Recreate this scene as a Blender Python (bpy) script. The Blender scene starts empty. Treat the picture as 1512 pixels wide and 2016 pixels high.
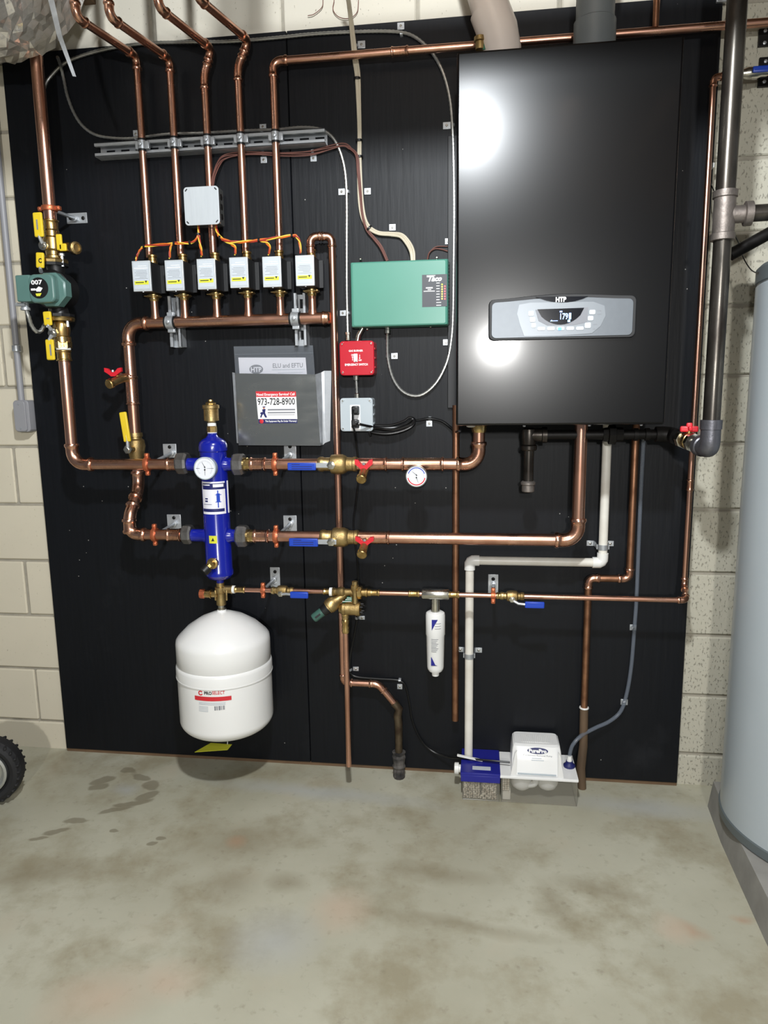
import bpy, bmesh, math, random
from mathutils import Vector, Matrix
R_ = math.radians
C = bpy.context.scene.collection
random.seed(7)

# ------------------------------------------------------------------ camera
F_PX, W_PX, H_PX = 1391.652, 1512, 2016
CAM = Vector((1.5023, -2.2688, 1.2864))
PITCH, ROLL, YAW = -0.1655, 0.0141, 0.1357
RM = Matrix.Rotation(YAW, 3, 'Z') @ Matrix.Rotation(PITCH, 3, 'X') @ Matrix.Rotation(ROLL, 3, 'Y')
RIGHT, FWD, UP = RM.col[0].copy(), RM.col[1].copy(), RM.col[2].copy()
cam_d = bpy.data.cameras.new('camera')
cam = bpy.data.objects.new('camera', cam_d)
C.objects.link(cam)
cam_d.sensor_fit = 'HORIZONTAL'
cam_d.sensor_width = 36.0
cam_d.lens = F_PX / W_PX * 36.0
cam_d.clip_start = 0.02
cam.matrix_world = Matrix.Translation(CAM) @ Matrix((RIGHT, UP, -FWD)).transposed().to_4x4()
bpy.context.scene.camera = cam

# ------------------------------------------------------------------ light and exposure
vs = bpy.context.scene.view_settings
vs.view_transform = 'Standard'
vs.look = 'None'
vs.gamma = 1.0
vs.use_curve_mapping = False
vs.exposure = 0.22
world = bpy.data.worlds.new('world')
bpy.context.scene.world = world
world.use_nodes = True
bg = world.node_tree.nodes['Background']
bg.inputs[0].default_value = (0.85, 0.92, 1.0, 1)
bg.inputs[1].default_value = 0.13

def lamp(name, kind, loc, energy, size, color=(1, 1, 1), target=None, size_y=None):
    l = bpy.data.lights.new(name, kind)
    l.energy = energy
    l.color = color
    if kind == 'POINT':
        l.shadow_soft_size = size
    else:
        l.size = size
        if size_y:
            l.shape = 'RECTANGLE'
            l.size_y = size_y
    o = bpy.data.objects.new(name, l)
    C.objects.link(o)
    o.location = loc
    if target is not None:
        o.rotation_euler = (Vector(target) - Vector(loc)).to_track_quat('-Z', 'Y').to_euler()
    return o

lamp('bulb_light', 'POINT', (1.445, -1.80, 2.42), 150, 0.05, (0.92, 0.965, 1.0))
lamp('far_fill', 'POINT', (1.645, -4.40, 1.67), 195, 0.06, (1, 0.985, 0.95))  # added fill light far behind the camera, flattens the frontal lighting
lamp('head_lamp', 'POINT', (1.591, -2.33, 1.535), 22, 0.025, (0.97, 0.985, 1.0))

# ------------------------------------------------------------------ pixel -> place in the room
def ray(px, py):
    return RIGHT * ((px - W_PX / 2) / F_PX) + FWD - UP * ((py - H_PX / 2) / F_PX)
def at(px, py, d):
    """the point at standoff d in front of the block wall seen at this spot of the photograph"""
    r = ray(px, py)
    return CAM + r * ((-d - CAM.y) / r.y)
def atz(px, py, z):
    r = ray(px, py)
    return CAM + r * ((z - CAM.z) / r.z)
def mpp(p):
    """metres per photograph pixel at a point"""
    return (Vector(p) - CAM).dot(FWD) / F_PX

# ------------------------------------------------------------------ materials
def lin(c):
    return tuple((v / 12.92 if v <= 0.04045 else ((v + 0.055) / 1.055) ** 2.4) for v in (x / 255.0 for x in c))
MATS = {}
def mat(name, rgb, rough=0.5, metal=0.0, noise=0.0, nscale=20, bump=0.0, rvar=0.0, stretch=(1, 1, 1), spec=0.5, rgb2=None, coat=0.0, emit=None, bscale=None):
    m = bpy.data.materials.new(name)
    m.use_nodes = True
    nt = m.node_tree
    b = nt.nodes['Principled BSDF']
    c = lin(rgb)
    b.inputs['Base Color'].default_value = (*c, 1)
    b.inputs['Roughness'].default_value = rough
    b.inputs['Metallic'].default_value = metal
    b.inputs['Specular IOR Level'].default_value = spec
    b.inputs['Coat Weight'].default_value = coat
    b.inputs['Coat Roughness'].default_value = 0.08
    if emit:
        b.inputs['Emission Color'].default_value = (*lin(rgb), 1)
        b.inputs['Emission Strength'].default_value = emit
    if noise or bump or rvar:
        tc = nt.nodes.new('ShaderNodeTexCoord')
        mp = nt.nodes.new('ShaderNodeMapping')
        mp.inputs['Scale'].default_value = stretch
        nt.links.new(tc.outputs['Object'], mp.inputs['Vector'])
        n = nt.nodes.new('ShaderNodeTexNoise')
        n.inputs['Scale'].default_value = nscale
        n.inputs['Detail'].default_value = 5
        nt.links.new(mp.outputs[0], n.inputs['Vector'])
        if noise:
            c2 = lin(rgb2) if rgb2 else tuple(v * (1 - noise) for v in c)
            mr = nt.nodes.new('ShaderNodeMapRange')
            mr.inputs[1].default_value = 0.35
            mr.inputs[2].default_value = 0.65
            nt.links.new(n.outputs[0], mr.inputs[0])
            mx = nt.nodes.new('ShaderNodeMix')
            mx.data_type = 'RGBA'
            mx.inputs[6].default_value = (*c, 1)
            mx.inputs[7].default_value = (*c2, 1)
            nt.links.new(mr.outputs[0], mx.inputs[0])
            nt.links.new(mx.outputs[2], b.inputs['Base Color'])
        if rvar:
            mr2 = nt.nodes.new('ShaderNodeMapRange')
            mr2.inputs[1].default_value = 0.3
            mr2.inputs[2].default_value = 0.7
            mr2.inputs[3].default_value = max(0.02, rough - rvar)
            mr2.inputs[4].default_value = min(1, rough + rvar)
            nt.links.new(n.outputs[0], mr2.inputs[0])
            nt.links.new(mr2.outputs[0], b.inputs['Roughness'])
        if bump:
            src = n
            if bscale:
                src = nt.nodes.new('ShaderNodeTexNoise')
                src.inputs['Scale'].default_value = bscale
                src.inputs['Detail'].default_value = 3
                nt.links.new(mp.outputs[0], src.inputs['Vector'])
            bp = nt.nodes.new('ShaderNodeBump')
            bp.inputs['Strength'].default_value = bump
            bp.inputs['Distance'].default_value = 0.004
            nt.links.new(src.outputs[0], bp.inputs['Height'])
            nt.links.new(bp.outputs[0], b.inputs['Normal'])
    MATS[name] = m
    return m
COPPER = mat('copper', (222, 174, 152), 0.30, 1, 0.35, 14, 0, 0.08, (1, 1, 0.4), rgb2=(190, 142, 120))
COPPERF = mat('copper_fitting', (222, 174, 150), 0.27, 1, 0.3, 40, 0, 0.08, rgb2=(186, 136, 112))
COPPERD = mat('copper_dull', (176, 130, 102), 0.42, 1, 0.4, 25, 0, 0.1, rgb2=(134, 96, 74))
COPRING = mat('copper_ring', (216, 122, 84), 0.42, 0.75, 0.25, 30)
BRASS = mat('brass', (214, 186, 128), 0.30, 1, 0.3, 45, 0, 0.1, rgb2=(170, 140, 88))
BRASSD = mat('brass_cast', (196, 172, 122), 0.45, 1, 0.3, 40, 0.15, 0.08, rgb2=(150, 126, 82), bscale=300)
NICKEL = mat('nickel', (205, 202, 192), 0.25, 1, 0.2, 40, 0, 0.08)
STEEL = mat('galvanised_steel', (196, 200, 204), 0.38, 0.6, 0.25, 30, 0, 0.1)
CAST = mat('malleable_iron', (128, 126, 124), 0.42, 0.85, 0.25, 40, 0.1, bscale=200)
SHEET = mat('sheet_steel', (168, 171, 169), 0.22, 0.85, 0.3, 9, 0, 0.1, (1, 1, 3))
ALU = mat('cover_steel', (206, 212, 216), 0.40, 0.3, 0.15, 25, 0, 0.08, (3, 1, 0.3))
BLKPIPE = mat('black_steel_pipe', (96, 92, 86), 0.31, 0.8, 0.5, 22, 0.1, 0.12, (1, 1, 0.35), rgb2=(52, 47, 43))
BLKIRON = mat('black_iron', (30, 28, 27), 0.5, 0.6, 0.4, 30, 0.15)
GREYIRON = mat('grey_iron_fitting', (108, 108, 114), 0.42, 0.75, 0.2, 40, 0.12, bscale=180)
TEEIRON = mat('tee_iron', (136, 128, 122), 0.5, 0.75, 0.3, 40, 0.15, bscale=150)
WHITEP = mat('white_paint', (236, 236, 234), 0.28, 0, 0.02, 6, coat=0.3)
PVC = mat('white_pvc', (226, 223, 214), 0.35, 0, 0.08, 12, rgb2=(212, 207, 196))
PVCF = mat('white_pvc_fitting', (228, 228, 224), 0.3)
PVCV = mat('vent_pvc', (216, 204, 194), 0.3, 0, 0.06, 8)
GREYV = mat('grey_vent', (100, 105, 106), 0.45, 0, 0.1, 8)
BLUE = mat('blue_enamel', (18, 30, 146), 0.22, 0, 0.06, 10, coat=0.5)
BLUEH = mat('blue_vinyl', (22, 64, 176), 0.42)
BLUEP = mat('blue_plastic', (28, 32, 132), 0.35)
NAVY = mat('navy_print', (24, 30, 92), 0.5)
YEL = mat('yellow_vinyl', (226, 196, 44), 0.42, 0, 0.06, 30)
YELS = mat('yellow_sticker', (214, 214, 60), 0.5)
RED = mat('red_plastic', (190, 26, 44), 0.28, coat=0.2)
REDH = mat('red_vinyl', (206, 30, 44), 0.42)
REDS = mat('red_print', (206, 40, 50), 0.5)
GREYP = mat('grey_plastic', (178, 188, 194), 0.38)
GREYC = mat('grey_conduit', (142, 142, 146), 0.45)
GREEN = mat('green_enamel', (88, 150, 132), 0.30, 0, 0.05, 6)
GREENP = mat('pump_green', (88, 122, 116), 0.36, 0, 0.08, 10)
GREEND = mat('knob_green', (62, 98, 88), 0.4)
GRNT = mat('tag_green', (16, 92, 66), 0.5)
BLACKP = mat('black_plastic', (18, 18, 19), 0.42)
BLACKC = mat('black_cord', (14, 14, 15), 0.3)
BLACKE = mat('black_boiler_enamel', (5, 5, 6), 0.27, 0, 0, 900, 0.0, 0, spec=0.24, coat=0.30)
BLACKE.node_tree.nodes['Principled BSDF'].inputs['Coat Roughness'].default_value = 0.12
BLACKM = mat('black_trim', (26, 27, 29), 0.55)
PLAQUE = mat('plaque_print', (66, 68, 74), 0.5)
WHITE = mat('white_print', (240, 240, 240), 0.5)
PAPER = mat('white_paper', (228, 228, 236), 0.6)
GREYT = mat('grey_print', (128, 130, 136), 0.6)
BLACKT = mat('black_print', (22, 22, 26), 0.6)
LITHTXT = mat('pale_print', (190, 197, 204), 0.5)
PANEL = mat('silver_panel', (98, 104, 110), 0.36, 0.25, 0.04, 60, 0.02)
PANEL2 = mat('silver_panel_raised', (118, 124, 130), 0.34, 0.2)
LCDM = mat('lcd_glass', (10, 12, 20), 0.12, coat=0.4)
LCDT = mat('lcd_lit', (150, 190, 255), 0.5, emit=1.6)
LEDB = mat('led_blue', (70, 150, 255), 0.4, emit=2.0)
LEDY = mat('led_yellow', (250, 226, 90), 0.4, emit=2.0)
LEDR = mat('led_red', (255, 90, 96), 0.4, emit=2.2)
LEDG = mat('led_green', (205, 245, 70), 0.4, emit=2.0)
WIREO = mat('wire_orange', (222, 112, 40), 0.45)
WIREY = mat('wire_yellow', (232, 196, 70), 0.45)
WIRER = mat('wire_red', (170, 56, 40), 0.45)
WIREB = mat('wire_brown', (112, 74, 66), 0.5)
NM = mat('cable_jacket', (206, 196, 174), 0.5, 0, 0.08, 20)
MC = mat('armoured_cable', (172, 172, 168), 0.36, 0.8, 0.2, 60)
RUBBER = mat('tyre_rubber', (28, 28, 30), 0.7, 0, 0.3, 20, 0.1)
CHROME = mat('wheel_rim', (198, 200, 198), 0.28, 0.9)
HEATER = mat('heater_jacket', (172, 181, 186), 0.34, 0, 0.03, 4, coat=0.15)
HEATERD = mat('heater_band', (92, 100, 102), 0.45)
INSUL = mat('old_insulation', (30, 29, 29), 0.8, 0, 1, 30, 0.5, rgb2=(96, 92, 88))
OLDPIPE = mat('old_pipe', (104, 92, 74), 0.5, 0.8, 0.5, 30, 0.2, rgb2=(70, 56, 44))
WRAP = mat('brown_wrap', (104, 84, 64), 0.65, 0.1, 0.4, 20, 0.3, 0, (1, 1, 0.3))
GAUGEF = mat('gauge_face', (226, 228, 234), 0.4)
TAPE = mat('white_tape', (236, 238, 236), 0.5)
SKIN = mat('skin_print', (196, 140, 120), 0.6)
PEB = mat('pebble', (204, 196, 180), 0.7, 0, 0.4, 60, rgb2=(150, 136, 118))
def glassy(name, rgb, alpha, rough=0.1):
    m = bpy.data.materials.new(name)
    m.use_nodes = True
    nt = m.node_tree
    b = nt.nodes['Principled BSDF']
    b.inputs['Base Color'].default_value = (*lin(rgb), 1)
    b.inputs['Roughness'].default_value = rough
    t = nt.nodes.new('ShaderNodeBsdfTransparent')
    t.inputs[0].default_value = (0.97, 0.97, 0.97, 1)
    mx = nt.nodes.new('ShaderNodeMixShader')
    mx.inputs[0].default_value = alpha
    nt.links.new(t.outputs[0], mx.inputs[1])
    nt.links.new(b.outputs[0], mx.inputs[2])
    nt.links.new(mx.outputs[0], nt.nodes['Material Output'].inputs['Surface'])
    return m
CLEAR = glassy('clear_tank_plastic', (176, 172, 158), 0.17, 0.15)
BAG = glassy('clear_bag', (150, 156, 164), 0.11, 0.2)
HOSE = glassy('clear_hose', (120, 128, 140), 0.42, 0.12)

def board_mat():
    m = bpy.data.materials.new('black_painted_plywood')
    m.use_nodes = True
    nt = m.node_tree
    L = nt.links.new
    b = nt.nodes['Principled BSDF']
    tc = nt.nodes.new('ShaderNodeTexCoord')
    mp = nt.nodes.new('ShaderNodeMapping')
    mp.inputs['Scale'].default_value = (14, 1, 1.1)
    L(tc.outputs['Object'], mp.inputs[0])
    g = nt.nodes.new('ShaderNodeTexNoise')
    g.inputs['Scale'].default_value = 5
    g.inputs['Detail'].default_value = 8
    L(mp.outputs[0], g.inputs[0])
    s = nt.nodes.new('ShaderNodeTexNoise')           # chalky scuffs
    s.inputs['Scale'].default_value = 3.2
    s.inputs['Detail'].default_value = 9
    s.inputs['Roughness'].default_value = 0.7
    L(tc.outputs['Object'], s.inputs[0])
    mr = nt.nodes.new('ShaderNodeMapRange')
    mr.inputs[1].default_value = 0.58
    mr.inputs[2].default_value = 0.85
    mr.inputs[4].default_value = 0.5
    L(s.outputs[0], mr.inputs[0])
    v = nt.nodes.new('ShaderNodeTexVoronoi')         # paint flecks
    v.inputs['Scale'].default_value = 26
    L(tc.outputs['Object'], v.inputs['Vector'])
    lt = nt.nodes.new('ShaderNodeMath')
    lt.operation = 'LESS_THAN'
    lt.inputs[1].default_value = 0.045
    L(v.outputs['Distance'], lt.inputs[0])
    sp = nt.nodes.new('ShaderNodeTexNoise')
    sp.inputs['Scale'].default_value = 2.3
    L(tc.outputs['Object'], sp.inputs[0])
    gt = nt.nodes.new('ShaderNodeMath')
    gt.operation = 'GREATER_THAN'
    gt.inputs[1].default_value = 0.57
    L(sp.outputs[0], gt.inputs[0])
    mul = nt.nodes.new('ShaderNodeMath')
    mul.operation = 'MULTIPLY'
    L(lt.outputs[0], mul.inputs[0])
    L(gt.outputs[0], mul.inputs[1])
    m1 = nt.nodes.new('ShaderNodeMix')
    m1.data_type = 'RGBA'
    m1.inputs[6].default_value = (*lin((7, 9, 13)), 1)
    m1.inputs[7].default_value = (*lin((13, 16, 22)), 1)
    L(g.outputs[0], m1.inputs[0])
    m2 = nt.nodes.new('ShaderNodeMix')
    m2.data_type = 'RGBA'
    m2.inputs[7].default_value = (*lin((46, 48, 52)), 1)
    L(mr.outputs[0], m2.inputs[0])
    L(m1.outputs[2], m2.inputs[6])
    m3 = nt.nodes.new('ShaderNodeMix')
    m3.data_type = 'RGBA'
    m3.inputs[7].default_value = (*lin((150, 148, 144)), 1)
    L(mul.outputs[0], m3.inputs[0])
    L(m2.outputs[2], m3.inputs[6])
    L(m3.outputs[2], b.inputs['Base Color'])
    b.inputs['Roughness'].default_value = 0.5
    b.inputs['Specular IOR Level'].default_value = 0.26
    bp = nt.nodes.new('ShaderNodeBump')
    bp.inputs['Strength'].default_value = 0.22
    bp.inputs['Distance'].default_value = 0.003
    L(g.outputs[0], bp.inputs['Height'])
    L(bp.outputs[0], b.inputs['Normal'])
    return m
BOARD = board_mat()

def block_mat(name, c1, c2, pit, pit_col):
    m = bpy.data.materials.new(name)
    m.use_nodes = True
    nt = m.node_tree
    L = nt.links.new
    b = nt.nodes['Principled BSDF']
    b.inputs['Roughness'].default_value = 0.85
    tc = nt.nodes.new('ShaderNodeTexCoord')
    n = nt.nodes.new('ShaderNodeTexNoise')
    n.inputs['Scale'].default_value = 5
    n.inputs['Detail'].default_value = 6
    L(tc.outputs['Object'], n.inputs[0])
    mx = nt.nodes.new('ShaderNodeMix')
    mx.data_type = 'RGBA'
    mx.inputs[6].default_value = (*lin(c1), 1)
    mx.inputs[7].default_value = (*lin(c2), 1)
    L(n.outputs[0], mx.inputs[0])
    p = nt.nodes.new('ShaderNodeTexNoise')
    p.inputs['Scale'].default_value = 120
    p.inputs['Detail'].default_value = 4
    mp = nt.nodes.new('ShaderNodeMapping')
    mp.inputs['Scale'].default_value = (1.3, 1, 0.65)
    L(tc.outputs['Object'], mp.inputs[0])
    L(mp.outputs[0], p.inputs[0])
    mr = nt.nodes.new('ShaderNodeMapRange')
    mr.inputs[1].default_value = pit
    mr.inputs[2].default_value = pit + 0.07
    L(p.outputs[0], mr.inputs[0])
    m2 = nt.nodes.new('ShaderNodeMix')
    m2.data_type = 'RGBA'
    m2.inputs[7].default_value = (*lin(pit_col), 1)
    L(mr.outputs[0], m2.inputs[0])
    L(mx.outputs[2], m2.inputs[6])
    L(m2.outputs[2], b.inputs['Base Color'])
    bp = nt.nodes.new('ShaderNodeBump')
    bp.inputs['Strength'].default_value = 0.5
    bp.inputs['Distance'].default_value = 0.004
    bp.invert = True
    L(mr.outputs[0], bp.inputs['Height'])
    L(bp.outputs[0], b.inputs['Normal'])
    return m
BLK_L = block_mat('block_smooth', (212, 204, 184), (200, 192, 172), 0.67, (168, 160, 142))
BLK_R = block_mat('block_pitted', (190, 186, 170), (176, 172, 156), 0.575, (146, 142, 128))
BLK_T = block_mat('block_top', (208, 202, 188), (198, 192, 176), 0.66, (150, 142, 126))
MORTAR = mat('mortar', (166, 160, 146), 0.9, 0, 0.2, 30, 0.3)

def floor_mat(blobs):
    m = bpy.data.materials.new('concrete_floor')
    m.use_nodes = True
    nt = m.node_tree
    L = nt.links.new
    b = nt.nodes['Principled BSDF']
    tc = nt.nodes.new('ShaderNodeTexCoord')
    def noise(sc, det=6, rough=0.55):
        n = nt.nodes.new('ShaderNodeTexNoise')
        n.inputs['Scale'].default_value = sc
        n.inputs['Detail'].default_value = det
        n.inputs['Roughness'].default_value = rough
        L(tc.outputs['Object'], n.inputs[0])
        return n
    def rng(src, a, z, lo=0.0, hi=1.0):
        r = nt.nodes.new('ShaderNodeMapRange')
        for i, v in enumerate((a, z, lo, hi)):
            r.inputs[i + 1].default_value = v
        L(src, r.inputs[0])
        return r.outputs[0]
    def mixc(fac, a, bcol):
        x = nt.nodes.new('ShaderNodeMix')
        x.data_type = 'RGBA'
        if hasattr(fac, 'links'):
            L(fac, x.inputs[0])
        else:
            x.inputs[0].default_value = fac
        for s, v in ((6, a), (7, bcol)):
            if isinstance(v, tuple):
                x.inputs[s].default_value = (*lin(v), 1)
            else:
                L(v, x.inputs[s])
        return x.outputs[2]
    col = mixc(rng(noise(1.9).outputs[0], 0.35, 0.65), (184, 182, 164), (166, 163, 144))
    col = mixc(rng(noise(4.2, 8, 0.65).outputs[0], 0.48, 0.66, 0, 0.8), col, (146, 138, 114))
    col = mixc(rng(noise(3.1).outputs[0], 0.6, 0.75, 0, 0.25), col, (184, 164, 140))
    col = mixc(rng(noise(38, 4).outputs[0], 0.6, 0.75, 0, 0.45), col, (128, 120, 102))
    wn = noise(9, 3)
    wob = nt.nodes.new('ShaderNodeVectorMath')
    wob.operation = 'MULTIPLY_ADD'
    wob.inputs[1].default_value = (0.06, 0.06, 0)
    L(wn.outputs['Color'], wob.inputs[0])
    L(tc.outputs['Object'], wob.inputs[2])
    acc = {}
    for (x, y, rx, ry, rot, key) in blobs:
        mp = nt.nodes.new('ShaderNodeMapping')
        mp.vector_type = 'TEXTURE'
        mp.inputs['Location'].default_value = (x + 0.03, y + 0.03, 0)
        mp.inputs['Rotation'].default_value = (0, 0, R_(rot))
        mp.inputs['Scale'].default_value = (rx, ry, 100)
        L(wob.outputs[0], mp.inputs[0])
        ln = nt.nodes.new('ShaderNodeVectorMath')
        ln.operation = 'LENGTH'
        L(mp.outputs[0], ln.inputs[0])
        soft = 0.25 if key == 'wet' else 0.9
        r = rng(ln.outputs['Value'], 1.0, 1.0 - soft)
        if key in acc:
            mxm = nt.nodes.new('ShaderNodeMath')
            mxm.operation = 'MAXIMUM'
            L(acc[key], mxm.inputs[0])
            L(r, mxm.inputs[1])
            r = mxm.outputs[0]
        acc[key] = r
    cols = {'wet': ((112, 104, 84), 0.62), 'damp': ((128, 118, 94), 0.5), 'rust': ((172, 134, 106), 0.5), 'pink': ((190, 166, 144), 0.55), 'pale': ((172, 174, 170), 0.7)}
    for k, src in acc.items():
        c, a = cols[k]
        col = mixc(rng(src, 0, 1, 0, a), col, c)
    L(col, b.inputs['Base Color'])
    L(rng(noise(3).outputs[0], 0.3, 0.7, 0.42, 0.62), b.inputs['Roughness'])
    b.inputs['Specular IOR Level'].default_value = 0.4
    bp = nt.nodes.new('ShaderNodeBump')
    bp.inputs['Strength'].default_value = 0.12
    bp.inputs['Distance'].default_value = 0.003
    L(noise(60, 4).outputs[0], bp.inputs['Height'])
    L(bp.outputs[0], b.inputs['Normal'])
    return m

# foil faced duct insulation
FOIL = mat('foil_facing', (236, 234, 230), 0.22, 0.5, 0.35, 8, 0.5, 0.15, (1, 1, 1), rgb2=(186, 180, 166), bscale=40)
WOOD = mat('joist_wood', (110, 86, 62), 0.75, 0, 0.3, 10, 0.1, 0, (1, 8, 1))
CEIL = mat('subfloor', (96, 80, 62), 0.8, 0, 0.2, 6)
CONC = mat('pad_concrete', (150, 148, 142), 0.85, 0, 0.2, 14, 0.3)

# ------------------------------------------------------------------ mesh builder
def perp(v):
    v = v.normalized()
    a = Vector((0, 0, 1)) if abs(v.z) < 0.9 else Vector((1, 0, 0))
    u = v.cross(a).normalized()
    return u, v.cross(u).normalized()

class G:
    def __init__(s):
        s.v, s.f = [], []
        s.flat = True
    def ring_skin(s, rings, cap=True, closed=False):
        n = len(rings[0])
        b = len(s.v)
        for r in rings:
            s.v.extend(r)
        m = len(rings)
        for i in range(m if closed else m - 1):
            for j in range(n):
                k = (j + 1) % n
                i2 = (i + 1) % m
                s.f.append((b + i * n + j, b + i * n + k, b + i2 * n + k, b + i2 * n + j))
        if cap and not closed:
            s.f.append(tuple(b + j for j in reversed(range(n))))
            s.f.append(tuple(b + (m - 1) * n + j for j in range(n)))
        return s
    def tube(s, pts, r, seg=14, cap=True):
        s.flat = False
        pts = [Vector(p) for p in pts]
        rr = r if isinstance(r, (list, tuple)) else [r] * len(pts)
        rings = []
        t0 = (pts[1] - pts[0]).normalized()
        u, w = perp(t0)
        for i, p in enumerate(pts):
            if i == 0:
                t = pts[1] - pts[0]
            elif i == len(pts) - 1:
                t = pts[i] - pts[i - 1]
            else:
                t = (pts[i + 1] - pts[i]).normalized() + (pts[i] - pts[i - 1]).normalized()
            t = t.normalized() if t.length > 1e-9 else t0
            q = t0.rotation_difference(t)
            u = q @ u
            u = (u - t * u.dot(t)).normalized()
            w = t.cross(u)
            t0 = t
            rings.append([p + (u * math.cos(a) + w * math.sin(a)) * rr[i] for a in [2 * math.pi * j / seg for j in range(seg)]])
        return s.ring_skin(rings, cap)
    def lathe(s, o, ax, prof, seg=20, cap=True, phase=0.0):
        s.flat = False
        o = Vector(o)
        ax = Vector(ax).normalized()
        u, w = perp(ax)
        rings = [[o + ax * t + (u * math.cos(a) + w * math.sin(a)) * max(r, 1e-5) for a in [2 * math.pi * j / seg + phase for j in range(seg)]] for t, r in prof]
        return s.ring_skin(rings, cap)
    def prism(s, poly, o, ux, uy, uz, h, bev=0.0):
        """outline (ux,uy) extruded along uz by h, front edge optionally chamfered"""
        o, ux, uy, uz = (Vector(x) for x in (o, ux, uy, uz))
        cx = sum(p[0] for p in poly) / len(poly)
        cy = sum(p[1] for p in poly) / len(poly)
        def rg(z, k):
            out = []
            for x, y in poly:
                d = math.hypot(x - cx, y - cy)
                f = max(0, 1 - k / d) if d > 1e-9 else 1
                out.append(o + ux * (cx + (x - cx) * f) + uy * (cy + (y - cy) * f) + uz * z)
            return out
        rings = [rg(0, 0), rg(h - bev, 0)] + ([rg(h - bev * 0.3, bev * 0.35), rg(h, bev)] if bev else [])
        if not bev:
            rings = [rg(0, 0), rg(h, 0)]
        return s.ring_skin(rings)
    def box(s, c, size, bev=0.0, M=None, seg=2):
        bm = bmesh.new()
        bmesh.ops.create_cube(bm, size=1.0)
        bmesh.ops.scale(bm, vec=Vector(size), verts=bm.verts)
        if bev > 0:
            bmesh.ops.bevel(bm, geom=list(bm.edges), offset=min(bev, min(size) * 0.49), segments=seg, affect='EDGES', profile=0.5)
        if M is not None:
            bmesh.ops.transform(bm, matrix=M.to_4x4(), verts=bm.verts)
        b = len(s.v)
        c = Vector(c)
        s.v.extend([v.co + c for v in bm.verts])
        bm.verts.index_update()
        s.f.extend([tuple(b + v.index for v in f.verts) for f in bm.faces])
        bm.free()
        return s
    def sphere(s, c, r, n=8, m=6, sc=(1, 1, 1)):
        s.flat = False
        c = Vector(c)
        rings = []
        for i in range(m + 1):
            a = math.pi * i / m
            rings.append([c + Vector((sc[0] * r * math.sin(a) * math.cos(b), sc[1] * r * math.sin(a) * math.sin(b), sc[2] * r * math.cos(a) if True else 0)) for b in [2 * math.pi * j / n for j in range(n)]])
        return s.ring_skin(rings, False)

def rrect(w, h, r, n=4):
    out = []
    for cx, cy, a0 in ((w / 2 - r, h / 2 - r, 0), (-w / 2 + r, h / 2 - r, 90), (-w / 2 + r, -h / 2 + r, 180), (w / 2 - r, -h / 2 + r, 270)):
        for i in range(n + 1):
            a = R_(a0 + 90 * i / n)
            out.append((cx + r * math.cos(a), cy + r * math.sin(a)))
    return out

NAMES = {}
def link(name, me, m, parent=None, smooth=35):
    o = bpy.data.objects.new(name, me)
    C.objects.link(o)
    if m is not None:
        me.materials.append(m)
    if parent is not None:
        o.parent = parent
    return o
def mesh_of(g, smooth=35, name='mesh'):
    me = bpy.data.meshes.new(name)
    me.from_pydata([tuple(v) for v in g.v], [], g.f)
    bm = bmesh.new()
    bm.from_mesh(me)
    bmesh.ops.recalc_face_normals(bm, faces=bm.faces)
    bm.to_mesh(me)
    bm.free()
    if smooth:
        if g.flat and smooth <= 35:
            smooth = 20
        me.shade_smooth()
        me.set_sharp_from_angle(angle=R_(smooth))
    return me
def wloc(o):
    l = Vector((0, 0, 0))
    while o is not None:
        l = l + Vector(o.location)
        o = o.parent
    return l
def part(name, g, m, parent, label=None, smooth=35):
    """world-space shapes become ONE mesh under its thing"""
    base = wloc(parent)
    ctr = sum((Vector(v) for v in g.v), Vector()) / max(1, len(g.v))
    h = G()
    h.v = [Vector(v) - ctr for v in g.v]
    h.f = g.f
    h.flat = g.flat
    o = link(name, mesh_of(h, smooth, name), m, parent)
    o.location = ctr - base
    if label:
        o['label'] = label
    return o
def tag(o, label, cat, group=None, kind=None):
    o['label'] = label
    o['category'] = cat
    if group:
        o['group'] = group
    if kind:
        o['kind'] = kind
    return o
def thing(name, label, cat, loc, group=None):
    o = bpy.data.objects.new(name, None)
    C.objects.link(o)
    o.location = Vector(loc)
    o.empty_display_size = 0.05
    return tag(o, label, cat, group)
def single(name, g, m, label, cat, group=None, kind=None, smooth=35):
    zs = [v.z for v in g.v]
    c = sum((Vector(v) for v in g.v), Vector()) / len(g.v)
    c.z = min(zs)
    h = G()
    h.v = [Vector(v) - c for v in g.v]
    h.f = g.f
    h.flat = g.flat
    o = link(name, mesh_of(h, smooth, name), m)
    o.location = c
    return tag(o, label, cat, group, kind)
def struct(name, g, m, parent=None, smooth=0):
    c = sum((Vector(v) for v in g.v), Vector()) / len(g.v)
    h = G()
    h.v = [Vector(v) - c for v in g.v]
    h.f = g.f
    h.flat = g.flat
    o = link(name, mesh_of(h, smooth, name), m)
    o.location = c
    o['kind'] = 'structure'
    return o

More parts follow.
